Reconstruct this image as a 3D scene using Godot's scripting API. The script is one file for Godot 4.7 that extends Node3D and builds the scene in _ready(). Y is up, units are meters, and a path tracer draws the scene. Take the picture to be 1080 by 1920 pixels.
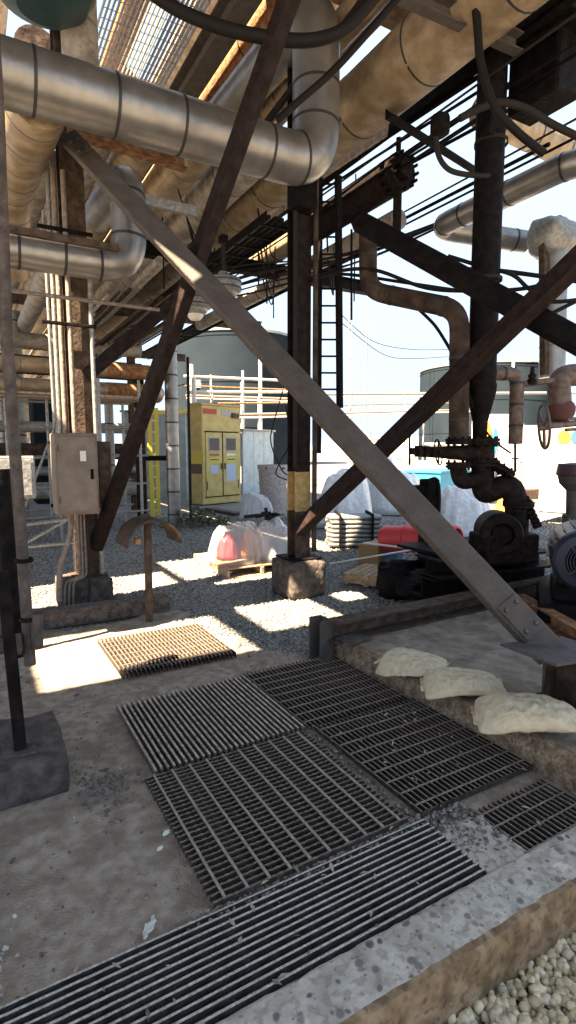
extends Node3D
# An outdoor process area under a pipe rack. Plant axes: +X across the rack, -Z along it. Metres.

const UPV := Vector3(0, 1, 0)
const SUN_TO := Vector3(-0.594, 0.788, 0.158)
const DECK_Y := 5.75
var M := {}
var used := {}
var rng := RandomNumberGenerator.new()

func _ready():
	rng.seed = 7041
	# ---- camera, sky, sun, exposure
	var cam := Camera3D.new()
	cam.name = "camera"
	add_child(cam)
	cam.position = Vector3(0, 1.5, 0)
	cam.rotation_degrees = Vector3(-6.582, -29.8, 0)
	cam.fov = 85.42
	cam.near = 0.05
	cam.far = 900.0
	cam.current = true
	var env := Environment.new()
	env.background_mode = Environment.BG_SKY
	var sky := Sky.new()
	var sm := ProceduralSkyMaterial.new()
	sm.sky_top_color = Color(0.278, 0.312, 0.350)
	sm.sky_horizon_color = Color(0.280, 0.314, 0.352)
	sm.sky_curve = 0.16
	sm.ground_bottom_color = Color(0.5, 0.48, 0.45)
	sm.ground_horizon_color = Color(0.66, 0.66, 0.64)
	sm.sun_angle_max = 0.0
	sky.sky_material = sm
	env.sky = sky
	env.tonemap_mode = Environment.TONE_MAPPER_LINEAR
	env.tonemap_exposure = 15.0
	env.sdfgi_enabled = true
	env.ssao_enabled = true
	env.ssil_enabled = true
	var we := WorldEnvironment.new()
	we.name = "world_environment"
	we.environment = env
	add_child(we)
	var sun := DirectionalLight3D.new()
	sun.name = "sun"
	add_child(sun)
	sun.look_at_from_position(SUN_TO * 50.0, Vector3.ZERO, UPV)
	sun.light_energy = 1.1
	sun.light_color = Color(1.0, 0.89, 0.74)
	sun.light_angular_distance = 0.5
	sun.shadow_enabled = true
	make_materials()
	build_setting()
	build_gratings()
	build_structure()
	build_roof_pipes()
	build_left_equipment()
	build_pump_area()
	build_cables()
	build_yard()
	build_far()
	build_debris()

# ---------------------------------------------------------------- naming
func numbered(n: String) -> String:
	if not used.has(n):
		used[n] = 0
		return n
	used[n] += 1
	return "%s_%03d" % [n, used[n]]

func tag(o: Node, label: String, category: String, group := "", kind := ""):
	if label != "":
		o.set_meta("label", label)
	if category != "":
		o.set_meta("category", category)
	if group != "":
		o.set_meta("group", group)
	if kind != "":
		o.set_meta("kind", kind)
	return o

func thing(n: String, label: String, category: String, at := Vector3.ZERO, group := "") -> Node3D:
	var o := Node3D.new()
	o.name = numbered(n)
	add_child(o)
	o.position = at
	tag(o, label, category, group)
	return o

# a mesh drawn in world coordinates, hung under its thing
func part(parent: Node3D, n: String, st: SurfaceTool, mat: Material) -> MeshInstance3D:
	var o := MeshInstance3D.new()
	o.name = n
	o.mesh = st.commit()
	o.material_override = mat
	parent.add_child(o, true)
	var q: Node = parent
	while q != self:
		o.position -= q.position
		q = q.get_parent()
	return o

# a mesh in the thing's own coordinates
func lpart(parent: Node3D, n: String, mesh: Mesh, mat: Material, at := Vector3.ZERO, basis := Basis.IDENTITY) -> MeshInstance3D:
	var o := MeshInstance3D.new()
	o.name = n
	o.mesh = mesh
	o.material_override = mat
	parent.add_child(o, true)
	o.transform = Transform3D(basis, at)
	return o

func one(n: String, label: String, category: String, st: SurfaceTool, mat: Material, group := "") -> MeshInstance3D:
	var o := MeshInstance3D.new()
	o.name = numbered(n)
	o.mesh = st.commit()
	o.material_override = mat
	add_child(o)
	tag(o, label, category, group)
	return o

func struct_(n: String, st: SurfaceTool, mat: Material) -> MeshInstance3D:
	var o := MeshInstance3D.new()
	o.name = numbered(n)
	o.mesh = st.commit()
	o.material_override = mat
	add_child(o)
	o.set_meta("kind", "structure")
	return o

# ---------------------------------------------------------------- shapes
func mb() -> SurfaceTool:
	var st := SurfaceTool.new()
	st.begin(Mesh.PRIMITIVE_TRIANGLES)
	return st

func tri(st: SurfaceTool, a: Vector3, b: Vector3, c: Vector3, out: Vector3):
	var n := (c - a).cross(b - a)
	if n.length_squared() < 1e-16:
		return
	n = n.normalized()
	if n.dot(out) < 0.0:
		n = -n
		var t := b
		b = c
		c = t
	for v in [a, b, c]:
		st.set_normal(n)
		st.add_vertex(v)

func quad(st: SurfaceTool, a: Vector3, b: Vector3, c: Vector3, d: Vector3, out: Vector3):
	tri(st, a, b, c, out)
	tri(st, a, c, d, out)

func box(st: SurfaceTool, c: Vector3, s: Vector3, bv := 0.004, bs := Basis.IDENTITY):
	var h := s * 0.5
	bv = minf(bv, minf(h.x, minf(h.y, h.z)) * 0.45)
	for k in 3:
		var i := (k + 1) % 3
		var j := (k + 2) % 3
		for sg in [-1.0, 1.0]:
			var p := []
			for e in [[-1, -1], [1, -1], [1, 1], [-1, 1]]:
				var v := Vector3.ZERO
				v[k] = sg * h[k]
				v[i] = e[0] * (h[i] - bv)
				v[j] = e[1] * (h[j] - bv)
				p.append(c + bs * v)
			var o := Vector3.ZERO
			o[k] = sg
			quad(st, p[0], p[1], p[2], p[3], bs * o)
			if bv > 0.0:
				for sh in [-1.0, 1.0]:
					var q := []
					for e in [[0, -1], [0, 1], [1, 1], [1, -1]]:
						var v := Vector3.ZERO
						v[k] = sg * (h[k] - (bv if e[0] == 1 else 0.0))
						v[i] = sh * (h[i] - (0.0 if e[0] == 1 else bv))
						v[j] = e[1] * (h[j] - bv)
						q.append(c + bs * v)
					o = Vector3.ZERO
					o[k] = sg
					o[i] = sh
					quad(st, q[0], q[1], q[2], q[3], bs * o)
	if bv > 0.0:
		for x in [-1.0, 1.0]:
			for y in [-1.0, 1.0]:
				for z in [-1.0, 1.0]:
					var o := Vector3(x, y, z)
					tri(st, c + bs * (o * (h - Vector3(0, bv, bv))), c + bs * (o * (h - Vector3(bv, 0, bv))), c + bs * (o * (h - Vector3(bv, bv, 0))), bs * o)

func frame_of(d: Vector3, up := UPV) -> Basis:
	d = d.normalized()
	if absf(d.dot(up)) > 0.98:
		up = Vector3(1, 0, 0) if absf(d.x) < 0.9 else Vector3(0, 0, 1)
	var s := d.cross(up).normalized()
	return Basis(s, s.cross(d).normalized(), d)

# straight bar of any 2D outline (x = side, y = up) from p to q
func prism(st: SurfaceTool, poly: PackedVector2Array, p: Vector3, q: Vector3, up := UPV):
	var f := frame_of(q - p, up)
	if Geometry2D.is_polygon_clockwise(poly):
		poly.reverse()
	var n := poly.size()
	for i in n:
		var a := poly[i]
		var b := poly[(i + 1) % n]
		var e := (b - a)
		var o := f.x * e.y - f.y * e.x
		quad(st, p + f.x * a.x + f.y * a.y, p + f.x * b.x + f.y * b.y, q + f.x * b.x + f.y * b.y, q + f.x * a.x + f.y * a.y, o)
	var ix := Geometry2D.triangulate_polygon(poly)
	for k in range(0, ix.size(), 3):
		for e in [[p, -1.0], [q, 1.0]]:
			var v := []
			for m in 3:
				var c := poly[ix[k + m]]
				v.append(e[0] + f.x * c.x + f.y * c.y)
			tri(st, v[0], v[1], v[2], f.z * e[1])

func rect2(w: float, h: float, bv := 0.006) -> PackedVector2Array:
	var x := w * 0.5
	var y := h * 0.5
	return PackedVector2Array([Vector2(-x + bv, -y), Vector2(x - bv, -y), Vector2(x, -y + bv), Vector2(x, y - bv), Vector2(x - bv, y), Vector2(-x + bv, y), Vector2(-x, y - bv), Vector2(-x, -y + bv)])

func ibeam2(w: float, h: float, t := 0.014) -> PackedVector2Array:
	var x := w * 0.5
	var y := h * 0.5
	var k := t * 0.4
	return PackedVector2Array([Vector2(-x, -y), Vector2(x, -y), Vector2(x, -y + t), Vector2(k, -y + t), Vector2(k, y - t), Vector2(x, y - t), Vector2(x, y), Vector2(-x, y), Vector2(-x, y - t), Vector2(-k, y - t), Vector2(-k, -y + t), Vector2(-x, -y + t)])

func channel2(w: float, h: float, t := 0.012) -> PackedVector2Array:
	var y := h * 0.5
	return PackedVector2Array([Vector2(0, -y), Vector2(w, -y), Vector2(w, -y + t), Vector2(t, -y + t), Vector2(t, y - t), Vector2(w, y - t), Vector2(w, y), Vector2(0, y)])

func angle2(w: float, h: float, t := 0.012) -> PackedVector2Array:
	return PackedVector2Array([Vector2(0, 0), Vector2(w, 0), Vector2(w, t), Vector2(t, t), Vector2(t, h), Vector2(0, h)])

# round pipe along a path; r may vary along it
func tube(st: SurfaceTool, pts: Array, r, sides := 16, caps := true):
	var n := pts.size()
	var t0: Vector3 = (pts[1] - pts[0]).normalized()
	var f := frame_of(t0)
	var rings := []
	var tans := []
	for i in n:
		var t: Vector3
		if i == 0:
			t = t0
		elif i == n - 1:
			t = (pts[i] - pts[i - 1]).normalized()
		else:
			t = ((pts[i] - pts[i - 1]).normalized() + (pts[i + 1] - pts[i]).normalized()).normalized()
		var s := f.x - t * f.x.dot(t)
		s = s.normalized()
		f = Basis(s, t.cross(s).normalized(), t)
		tans.append(t)
		var ring := []
		for k in sides:
			var an := TAU * k / sides
			ring.append(f.x * cos(an) + f.y * sin(an))
		rings.append(ring)
	for i in n - 1:
		var ra: float = r[i] if r is Array else r
		var rb: float = r[i + 1] if r is Array else r
		var sl: float = (ra - rb) / maxf(0.0001, pts[i].distance_to(pts[i + 1]))
		for k in sides:
			var l := (k + 1) % sides
			var a: Vector3 = rings[i][k]
			var b: Vector3 = rings[i][l]
			var c: Vector3 = rings[i + 1][l]
			var d: Vector3 = rings[i + 1][k]
			var t: Vector3 = tans[i] * sl
			for v in [[pts[i] + a * ra, a], [pts[i + 1] + c * rb, c], [pts[i] + b * ra, b], [pts[i] + a * ra, a], [pts[i + 1] + d * rb, d], [pts[i + 1] + c * rb, c]]:
				st.set_normal((v[1] + t).normalized())
				st.add_vertex(v[0])
	if caps:
		for e in [0, n - 1]:
			var rr: float = r[e] if r is Array else r
			var o: Vector3 = tans[e] * (-1.0 if e == 0 else 1.0)
			for k in sides:
				tri(st, pts[e], pts[e] + rings[e][k] * rr, pts[e] + rings[e][(k + 1) % sides] * rr, o)

func ring_band(st: SurfaceTool, c: Vector3, d: Vector3, r: float, w: float, th: float, sides := 20):
	d = d.normalized()
	tube(st, [c - d * w * 0.5, c - d * w * 0.49, c + d * w * 0.49, c + d * w * 0.5], [r, r + th, r + th, r], sides, false)

# round every corner of a path
func bend(pts: Array, rad: float, seg := 6) -> Array:
	var out := [pts[0]]
	for i in range(1, pts.size() - 1):
		var a: Vector3 = (pts[i - 1] - pts[i])
		var b: Vector3 = (pts[i + 1] - pts[i])
		var r := minf(rad, minf(a.length(), b.length()) * 0.49)
		var p: Vector3 = pts[i] + a.normalized() * r
		var q: Vector3 = pts[i] + b.normalized() * r
		for k in seg + 1:
			var t := float(k) / seg
			var m: Vector3 = p.lerp(pts[i], t).lerp(pts[i].lerp(q, t), t)
			# push the quadratic outwards a little, towards a circle
			out.append(m.lerp(pts[i], 0.1 * sin(PI * t)))
	out.append(pts[-1])
	return out

func curve(pts: Array, seg := 8) -> Array:
	var out := []
	var n := pts.size()
	for i in n - 1:
		var p0: Vector3 = pts[maxi(0, i - 1)]
		var p3: Vector3 = pts[mini(n - 1, i + 2)]
		for k in seg:
			var p1: Vector3 = pts[i]
			out.append(p1.cubic_interpolate(pts[i + 1], p0, p3, float(k) / seg))
	out.append(pts[-1])
	return out

# turned body: prof = [[radius, height], ...] along axis d from c; hard edges between segments
func lathe(st: SurfaceTool, prof: Array, c: Vector3, d := UPV, sides := 20):
	var f := frame_of(d)
	var loop := prof.duplicate()
	loop.append([0.0, prof[-1][1]])
	loop.append([0.0, prof[0][1]])
	var area := 0.0
	for i in loop.size():
		var q: Array = loop[(i + 1) % loop.size()]
		area += loop[i][0] * q[1] - q[0] * loop[i][1]
	var sg := 1.0 if area >= 0.0 else -1.0
	for i in prof.size() - 1:
		var r0: float = prof[i][0]
		var h0: float = prof[i][1]
		var r1: float = prof[i + 1][0]
		var h1: float = prof[i + 1][1]
		var sl := Vector2(h1 - h0, r0 - r1) * sg
		if sl.length() < 1e-6:
			continue
		sl = sl.normalized()
		for k in sides:
			var a0 := TAU * k / sides
			var a1 := TAU * (k + 1) / sides
			var u0 := f.x * cos(a0) + f.y * sin(a0)
			var u1 := f.x * cos(a1) + f.y * sin(a1)
			var n0 := (u0 * sl.x + f.z * sl.y).normalized()
			var n1 := (u1 * sl.x + f.z * sl.y).normalized()
			var a := c + u0 * r0 + f.z * h0
			var b := c + u1 * r0 + f.z * h0
			var e := c + u1 * r1 + f.z * h1
			var g := c + u0 * r1 + f.z * h1
			stri(st, a, b, e, n0, n1, n1)
			stri(st, a, e, g, n0, n1, n0)

# one smooth triangle, wound to agree with its normals
func stri(st: SurfaceTool, a: Vector3, b: Vector3, c: Vector3, na: Vector3, nb: Vector3, nc: Vector3):
	var n := (c - a).cross(b - a)
	if n.length_squared() < 1e-18:
		return
	if n.dot(na + nb + nc) < 0.0:
		var t := b
		b = c
		c = t
		t = nb
		nb = nc
		nc = t
	st.set_normal(na)
	st.add_vertex(a)
	st.set_normal(nb)
	st.add_vertex(b)
	st.set_normal(nc)
	st.add_vertex(c)

# lumpy round body
func blob(st: SurfaceTool, c: Vector3, s: Vector3, bs: Basis, noise: FastNoiseLite, amp: float, fn := 1.0, nu := 18, nv := 11, sq := 1.0):
	var g := []
	for j in nv + 1:
		var row := []
		var ph := PI * j / nv - PI / 2
		for i in nu:
			var t := TAU * i / nu
			var d := Vector3(cos(ph) * cos(t), sin(ph), cos(ph) * sin(t))
			var e := Vector3(signf(d.x) * pow(absf(d.x), sq), signf(d.y) * pow(absf(d.y), sq), signf(d.z) * pow(absf(d.z), sq))
			var k := 1.0 + amp * noise.get_noise_3dv((d * fn + c) * 10.0)
			row.append(c + bs * (e * s * k))
		g.append(row)
	smooth_grid(st, g, true)

# a grid of points with smooth normals; wrap closes it round
func smooth_grid(st: SurfaceTool, g: Array, wrap: bool, flip := false):
	var h := g.size()
	var w: int = g[0].size()
	var ns := []
	var mid := Vector3.ZERO
	for j in h:
		for i in w:
			mid += g[j][i]
	mid /= float(h * w)
	for j in h:
		var row := []
		for i in w:
			var a: Vector3 = g[j][(i + 1) % w if wrap else mini(i + 1, w - 1)] - g[j][(i + w - 1) % w if wrap else maxi(i - 1, 0)]
			var b: Vector3 = g[mini(j + 1, h - 1)][i] - g[maxi(j - 1, 0)][i]
			if wrap and (j == 0 or j == h - 1):
				row.append((g[j][i] - mid).normalized())
				continue
			var n := a.cross(b).normalized()
			if wrap:
				if n.dot(g[j][i] - mid) < 0.0:
					n = -n
			elif n.y < 0.0:
				n = -n
			if flip:
				n = -n
			row.append(n)
		ns.append(row)
	for j in h - 1:
		for i in (w if wrap else w - 1):
			var l := (i + 1) % w
			stri(st, g[j][i], g[j + 1][i], g[j + 1][l], ns[j][i], ns[j + 1][i], ns[j + 1][l])
			stri(st, g[j][i], g[j + 1][l], g[j][l], ns[j][i], ns[j + 1][l], ns[j][l])

func noise_of(sd: int, freq := 0.1, oct := 3) -> FastNoiseLite:
	var n := FastNoiseLite.new()
	n.seed = sd
	n.noise_type = FastNoiseLite.TYPE_SIMPLEX_SMOOTH
	n.frequency = freq
	n.fractal_octaves = oct
	return n

# ---------------------------------------------------------------- materials
func lin(r: float, g: float, b: float) -> Color:
	return Color(r, g, b)

# two noises in one picture: a slow blend of three tones and a sharper second tone in patches
func tone_tex(sd: int, f1: float, c0: Color, c1: Color, c2: Color, f2: float, spot: Color, th: float, soft: float, size := 512) -> ImageTexture:
	var a := noise_of(sd, f1, 5).get_seamless_image(size, size)
	var b := noise_of(sd + 91, f2 * 2.0, 4).get_seamless_image(size, size)
	a.convert(Image.FORMAT_L8)
	b.convert(Image.FORMAT_L8)
	var da := a.get_data()
	var db := b.get_data()
	var s0 := c0.linear_to_srgb()
	var s1 := c1.linear_to_srgb()
	var s2 := c2.linear_to_srgb()
	var sp := spot.linear_to_srgb()
	var lut := []
	for i in 256:
		var t := clampf((i / 255.0 - 0.2) / 0.6, 0.0, 1.0)
		lut.append(s0.lerp(s1, t * 2.0) if t < 0.5 else s1.lerp(s2, t * 2.0 - 1.0))
	var wl := []
	for i in 256:
		wl.append(smoothstep(th - soft * 1.7, th + soft * 1.7, i / 255.0) * sp.a * 0.6)
	var out := PackedByteArray()
	out.resize(size * size * 3)
	for i in size * size:
		var c: Color = lut[da[i]]
		var w: float = wl[db[i]]
		out[i * 3] = int(255.0 * (c.r + (sp.r - c.r) * w))
		out[i * 3 + 1] = int(255.0 * (c.g + (sp.g - c.g) * w))
		out[i * 3 + 2] = int(255.0 * (c.b + (sp.b - c.b) * w))
	var im := Image.create_from_data(size, size, false, Image.FORMAT_RGB8, out)
	return ImageTexture.create_from_image(im)

# coarse plain weave as a normal map
func weave_tex() -> ImageTexture:
	var im := Image.create(256, 256, false, Image.FORMAT_RGBA8)
	for y in 256:
		for x in 256:
			var u := x / 8.0
			var v := y / 8.0
			var over := (int(u) + int(v)) % 2 == 0
			var h := sin(PI * fposmod(u if over else v, 1.0))
			im.set_pixel(x, y, Color(h, h, h))
	im.bump_map_to_normal_map(5.0)
	return ImageTexture.create_from_image(im)

# concrete with dark drip spots of many sizes
func drip_tex() -> ImageTexture:
	var base := tone_tex(13, 0.012, lin(0.38, 0.345, 0.295), lin(0.47, 0.432, 0.375), lin(0.55, 0.51, 0.45), 0.02, Color(0.26, 0.215, 0.18, 0.9), 0.62, 0.08).get_image()
	var r := RandomNumberGenerator.new()
	r.seed = 913
	for k in 520:
		var c := Vector2(r.randf(), r.randf()) * 512.0
		var rad := 1.2 + 9.0 * pow(r.randf(), 2.6)
		var el := r.randf_range(0.6, 1.0)
		var turn := r.randf() * PI
		var tone := lin(0.085, 0.075, 0.078).lerp(lin(0.17, 0.15, 0.145), r.randf()).linear_to_srgb()
		var al := r.randf_range(0.45, 0.9)
		for y in range(int(-rad) - 2, int(rad) + 3):
			for x in range(int(-rad) - 2, int(rad) + 3):
				var p := Vector2(x, y).rotated(turn)
				var d := Vector2(p.x, p.y / el).length()
				var w := al * (1.0 - smoothstep(rad * 0.55, rad + 1.0, d))
				if w > 0.01:
					var ix := posmod(int(c.x) + x, 512)
					var iy := posmod(int(c.y) + y, 512)
					base.set_pixel(ix, iy, base.get_pixel(ix, iy).lerp(tone, w))
	return ImageTexture.create_from_image(base)

var nrm_fine: Texture2D
var nrm_coarse: Texture2D
func normal_tex(sd: int, f: float, oct: int, size := 512, strength := 6.0) -> ImageTexture:
	var a := noise_of(sd, f, oct).get_seamless_image(size, size)
	a.convert(Image.FORMAT_RGBA8)
	a.bump_map_to_normal_map(strength)
	return ImageTexture.create_from_image(a)

func mat(key: String, tex: Texture2D, scale: float, rough: float, metal := 0.0, nrm: Texture2D = null, ns := 0.5) -> StandardMaterial3D:
	var m := StandardMaterial3D.new()
	m.albedo_texture = tex
	m.uv1_triplanar = true
	m.uv1_world_triplanar = true
	m.uv1_triplanar_sharpness = 4.0
	m.uv1_scale = Vector3.ONE * scale
	m.roughness = rough
	m.metallic = metal
	if nrm:
		m.normal_enabled = true
		m.normal_texture = nrm
		m.normal_scale = ns
	M[key] = m
	return m

func plain(key: String, c: Color, rough: float, metal := 0.0) -> StandardMaterial3D:
	var m := StandardMaterial3D.new()
	m.albedo_color = c.linear_to_srgb()
	m.roughness = rough
	m.metallic = metal
	M[key] = m
	return m

func make_materials():
	nrm_fine = normal_tex(5, 0.05, 4)
	nrm_coarse = normal_tex(6, 0.015, 5, 512, 10.0)
	var pebble := normal_tex(8, 0.06, 2, 512, 14.0)
	var grit := normal_tex(9, 0.2, 5, 1024, 9.0)
	# ground
	mat("dirt", tone_tex(11, 0.03, lin(0.25, 0.20, 0.155), lin(0.315, 0.262, 0.212), lin(0.38, 0.325, 0.272), 0.005, Color(0.16, 0.12, 0.094, 0.85), 0.60, 0.10, 1024), 0.42, 0.95, 0.0, grit, 0.35)
	mat("gravel_bed", tone_tex(12, 0.05, lin(0.10, 0.10, 0.10), lin(0.25, 0.24, 0.225), lin(0.42, 0.40, 0.37), 0.02, Color(0.08, 0.075, 0.07, 0.6), 0.68, 0.08), 0.7, 0.95, 0.0, pebble, 1.0)
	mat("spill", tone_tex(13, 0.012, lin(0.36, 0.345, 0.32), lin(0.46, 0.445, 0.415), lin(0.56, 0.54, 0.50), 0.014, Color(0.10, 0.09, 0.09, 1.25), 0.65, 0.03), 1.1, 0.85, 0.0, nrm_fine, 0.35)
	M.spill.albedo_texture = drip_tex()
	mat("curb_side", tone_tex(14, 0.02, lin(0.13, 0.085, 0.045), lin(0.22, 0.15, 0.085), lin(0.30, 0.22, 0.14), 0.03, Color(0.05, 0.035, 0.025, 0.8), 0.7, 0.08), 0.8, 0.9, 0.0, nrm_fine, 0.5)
	mat("slab", tone_tex(15, 0.015, lin(0.17, 0.135, 0.108), lin(0.23, 0.19, 0.157), lin(0.29, 0.248, 0.21), 0.012, Color(0.10, 0.078, 0.063, 0.7), 0.66, 0.08), 0.55, 0.92, 0.0, nrm_coarse, 0.5)
	mat("slab_edge", tone_tex(16, 0.02, lin(0.14, 0.09, 0.055), lin(0.24, 0.165, 0.105), lin(0.32, 0.25, 0.18), 0.04, Color(0.07, 0.045, 0.03, 0.9), 0.6, 0.1), 1.1, 0.93, 0.0, nrm_fine, 0.8)
	mat("footing", tone_tex(17, 0.02, lin(0.045, 0.036, 0.033), lin(0.07, 0.058, 0.052), lin(0.105, 0.088, 0.08), 0.04, Color(0.14, 0.12, 0.105, 0.6), 0.68, 0.08), 0.9, 0.95, 0.0, nrm_coarse, 0.8)
	mat("dark_soil", tone_tex(18, 0.03, lin(0.09, 0.075, 0.062), lin(0.14, 0.118, 0.10), lin(0.20, 0.172, 0.147), 0.05, Color(0.26, 0.225, 0.19, 0.8), 0.7, 0.08), 1.0, 1.0, 0.0, nrm_coarse, 1.0)
	mat("soil", tone_tex(19, 0.03, lin(0.08, 0.066, 0.055), lin(0.15, 0.125, 0.105), lin(0.24, 0.20, 0.17), 0.05, Color(0.05, 0.042, 0.036, 0.8), 0.68, 0.08), 1.0, 1.0, 0.0, nrm_coarse, 1.0)
	# steel
	mat("grate", tone_tex(21, 0.03, lin(0.040, 0.031, 0.027), lin(0.065, 0.052, 0.045), lin(0.10, 0.083, 0.072), 0.05, Color(0.028, 0.02, 0.017, 0.9), 0.64, 0.08), 1.3, 0.72, 0.25, nrm_fine, 0.4)
	mat("grate_rod", tone_tex(22, 0.03, lin(0.29, 0.235, 0.205), lin(0.38, 0.315, 0.275), lin(0.46, 0.39, 0.345), 0.05, Color(0.16, 0.12, 0.10, 0.8), 0.66, 0.08), 1.3, 0.65, 0.25, nrm_fine, 0.4)
	mat("grate_dusty", tone_tex(23, 0.03, lin(0.07, 0.056, 0.046), lin(0.11, 0.09, 0.075), lin(0.16, 0.135, 0.113), 0.025, Color(0.04, 0.033, 0.03, 0.85), 0.64, 0.1), 1.0, 0.85, 0.1, nrm_fine, 0.4)
	mat("grate_worn", tone_tex(24, 0.03, lin(0.040, 0.037, 0.035), lin(0.065, 0.061, 0.058), lin(0.10, 0.095, 0.09), 0.04, Color(0.03, 0.027, 0.025, 0.8), 0.66, 0.08), 1.2, 0.5, 0.3, nrm_fine, 0.4)
	mat("brace_grey", tone_tex(25, 0.015, lin(0.052, 0.045, 0.041), lin(0.066, 0.057, 0.052), lin(0.082, 0.072, 0.067), 0.09, Color(0.032, 0.022, 0.018, 1.3), 0.72, 0.03), 0.8, 0.75, 0.0, nrm_fine, 0.3)
	mat("brace_brown", tone_tex(26, 0.02, lin(0.014, 0.0098, 0.0094), lin(0.020, 0.0145, 0.0138), lin(0.028, 0.0205, 0.0195), 0.05, Color(0.055, 0.032, 0.025, 0.6), 0.70, 0.06), 0.9, 0.6, 0.0, nrm_fine, 0.3)
	mat("black_steel", tone_tex(27, 0.02, lin(0.005, 0.0045, 0.005), lin(0.008, 0.0072, 0.0075), lin(0.013, 0.011, 0.011), 0.04, Color(0.022, 0.015, 0.013, 0.5), 0.72, 0.06), 0.9, 0.65, 0.0, nrm_fine, 0.3)
	mat("column_brown", tone_tex(28, 0.02, lin(0.045, 0.033, 0.026), lin(0.070, 0.052, 0.041), lin(0.10, 0.076, 0.062), 0.03, Color(0.12, 0.06, 0.035, 0.7), 0.66, 0.08), 0.9, 0.7, 0.0, nrm_fine, 0.3)
	mat("rust", tone_tex(29, 0.02, lin(0.16, 0.065, 0.025), lin(0.27, 0.125, 0.05), lin(0.36, 0.21, 0.10), 0.03, Color(0.09, 0.045, 0.025, 0.8), 0.64, 0.1), 1.0, 0.85, 0.0, nrm_fine, 0.5)
	mat("galvanised", tone_tex(30, 0.03, lin(0.19, 0.195, 0.195), lin(0.26, 0.265, 0.26), lin(0.33, 0.33, 0.32), 0.03, Color(0.14, 0.12, 0.10, 0.6), 0.68, 0.08), 1.1, 0.5, 0.5, nrm_fine, 0.2)
	mat("conduit", tone_tex(31, 0.03, lin(0.16, 0.128, 0.107), lin(0.21, 0.172, 0.147), lin(0.27, 0.226, 0.196), 0.03, Color(0.13, 0.08, 0.06, 0.7), 0.66, 0.08), 1.0, 0.6, 0.1, nrm_fine, 0.2)
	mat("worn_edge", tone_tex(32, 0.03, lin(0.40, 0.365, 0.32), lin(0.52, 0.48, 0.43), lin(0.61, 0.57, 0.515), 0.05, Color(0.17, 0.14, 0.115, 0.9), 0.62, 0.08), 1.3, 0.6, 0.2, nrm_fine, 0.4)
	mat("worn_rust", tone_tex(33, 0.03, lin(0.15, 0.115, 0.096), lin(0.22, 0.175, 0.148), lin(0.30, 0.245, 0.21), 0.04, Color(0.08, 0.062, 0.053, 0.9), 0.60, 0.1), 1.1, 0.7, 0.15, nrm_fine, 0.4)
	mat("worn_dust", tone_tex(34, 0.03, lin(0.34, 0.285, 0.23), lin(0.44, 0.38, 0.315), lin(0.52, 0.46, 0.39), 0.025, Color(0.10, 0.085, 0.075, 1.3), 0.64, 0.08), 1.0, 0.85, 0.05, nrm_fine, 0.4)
	# pipe jackets
	mat("jacket", tone_tex(41, 0.012, lin(0.22, 0.218, 0.213), lin(0.25, 0.249, 0.245), lin(0.29, 0.29, 0.287), 0.02, Color(0.27, 0.245, 0.215, 0.6), 0.70, 0.1), 0.7, 0.36, 0.7, nrm_coarse, 0.12)
	mat("jacket_tan", tone_tex(42, 0.012, lin(0.25, 0.19, 0.12), lin(0.34, 0.265, 0.175), lin(0.42, 0.335, 0.23), 0.02, Color(0.20, 0.14, 0.09, 0.5), 0.68, 0.12), 0.6, 0.5, 0.4, nrm_coarse, 0.18)
	mat("jacket_dull", tone_tex(43, 0.012, lin(0.22, 0.20, 0.175), lin(0.31, 0.285, 0.255), lin(0.40, 0.375, 0.34), 0.02, Color(0.15, 0.115, 0.085, 0.75), 0.64, 0.1), 0.6, 0.6, 0.25, nrm_coarse, 0.2)
	mat("jacket_brown", tone_tex(44, 0.015, lin(0.035, 0.025, 0.021), lin(0.06, 0.044, 0.036), lin(0.095, 0.07, 0.056), 0.02, Color(0.045, 0.032, 0.026, 0.75), 0.62, 0.1), 0.6, 0.75, 0.1, nrm_coarse, 0.3)
	mat("box_tan", tone_tex(47, 0.012, lin(0.17, 0.135, 0.11), lin(0.20, 0.165, 0.135), lin(0.23, 0.19, 0.16), 0.05, Color(0.10, 0.07, 0.05, 0.6), 0.74, 0.06), 0.8, 0.7)
	plain("band_dark", lin(0.030, 0.028, 0.034), 0.55, 0.2)
	plain("band_steel", lin(0.20, 0.19, 0.18), 0.45, 0.6)
	plain("cable", lin(0.014, 0.013, 0.013), 0.5)
	plain("cable_grey", lin(0.026, 0.024, 0.023), 0.7)
	plain("bolt", lin(0.10, 0.085, 0.075), 0.55, 0.5)
	mat("valve", tone_tex(45, 0.02, lin(0.008, 0.006, 0.006), lin(0.014, 0.010, 0.0095), lin(0.024, 0.017, 0.015), 0.04, Color(0.04, 0.022, 0.016, 0.6), 0.70, 0.08), 1.2, 0.65, 0.0, nrm_fine, 0.4)
	mat("valve_brown", tone_tex(46, 0.02, lin(0.075, 0.05, 0.04), lin(0.12, 0.085, 0.068), lin(0.17, 0.125, 0.10), 0.04, Color(0.20, 0.10, 0.06, 0.6), 0.70, 0.08), 1.2, 0.7, 0.0, nrm_fine, 0.4)
	# goods
	mat("sandbag", tone_tex(51, 0.02, lin(0.52, 0.44, 0.30), lin(0.58, 0.50, 0.355), lin(0.64, 0.56, 0.41), 0.008, Color(0.40, 0.31, 0.20, 0.8), 0.62, 0.1), 2.2, 0.95, 0.0, weave_tex(), 0.12)
	mat("wood", tone_tex(52, 0.02, lin(0.24, 0.17, 0.10), lin(0.36, 0.265, 0.17), lin(0.45, 0.345, 0.23), 0.04, Color(0.16, 0.11, 0.07, 0.7), 0.68, 0.08), 1.2, 0.9, 0.0, nrm_fine, 0.5)
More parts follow.
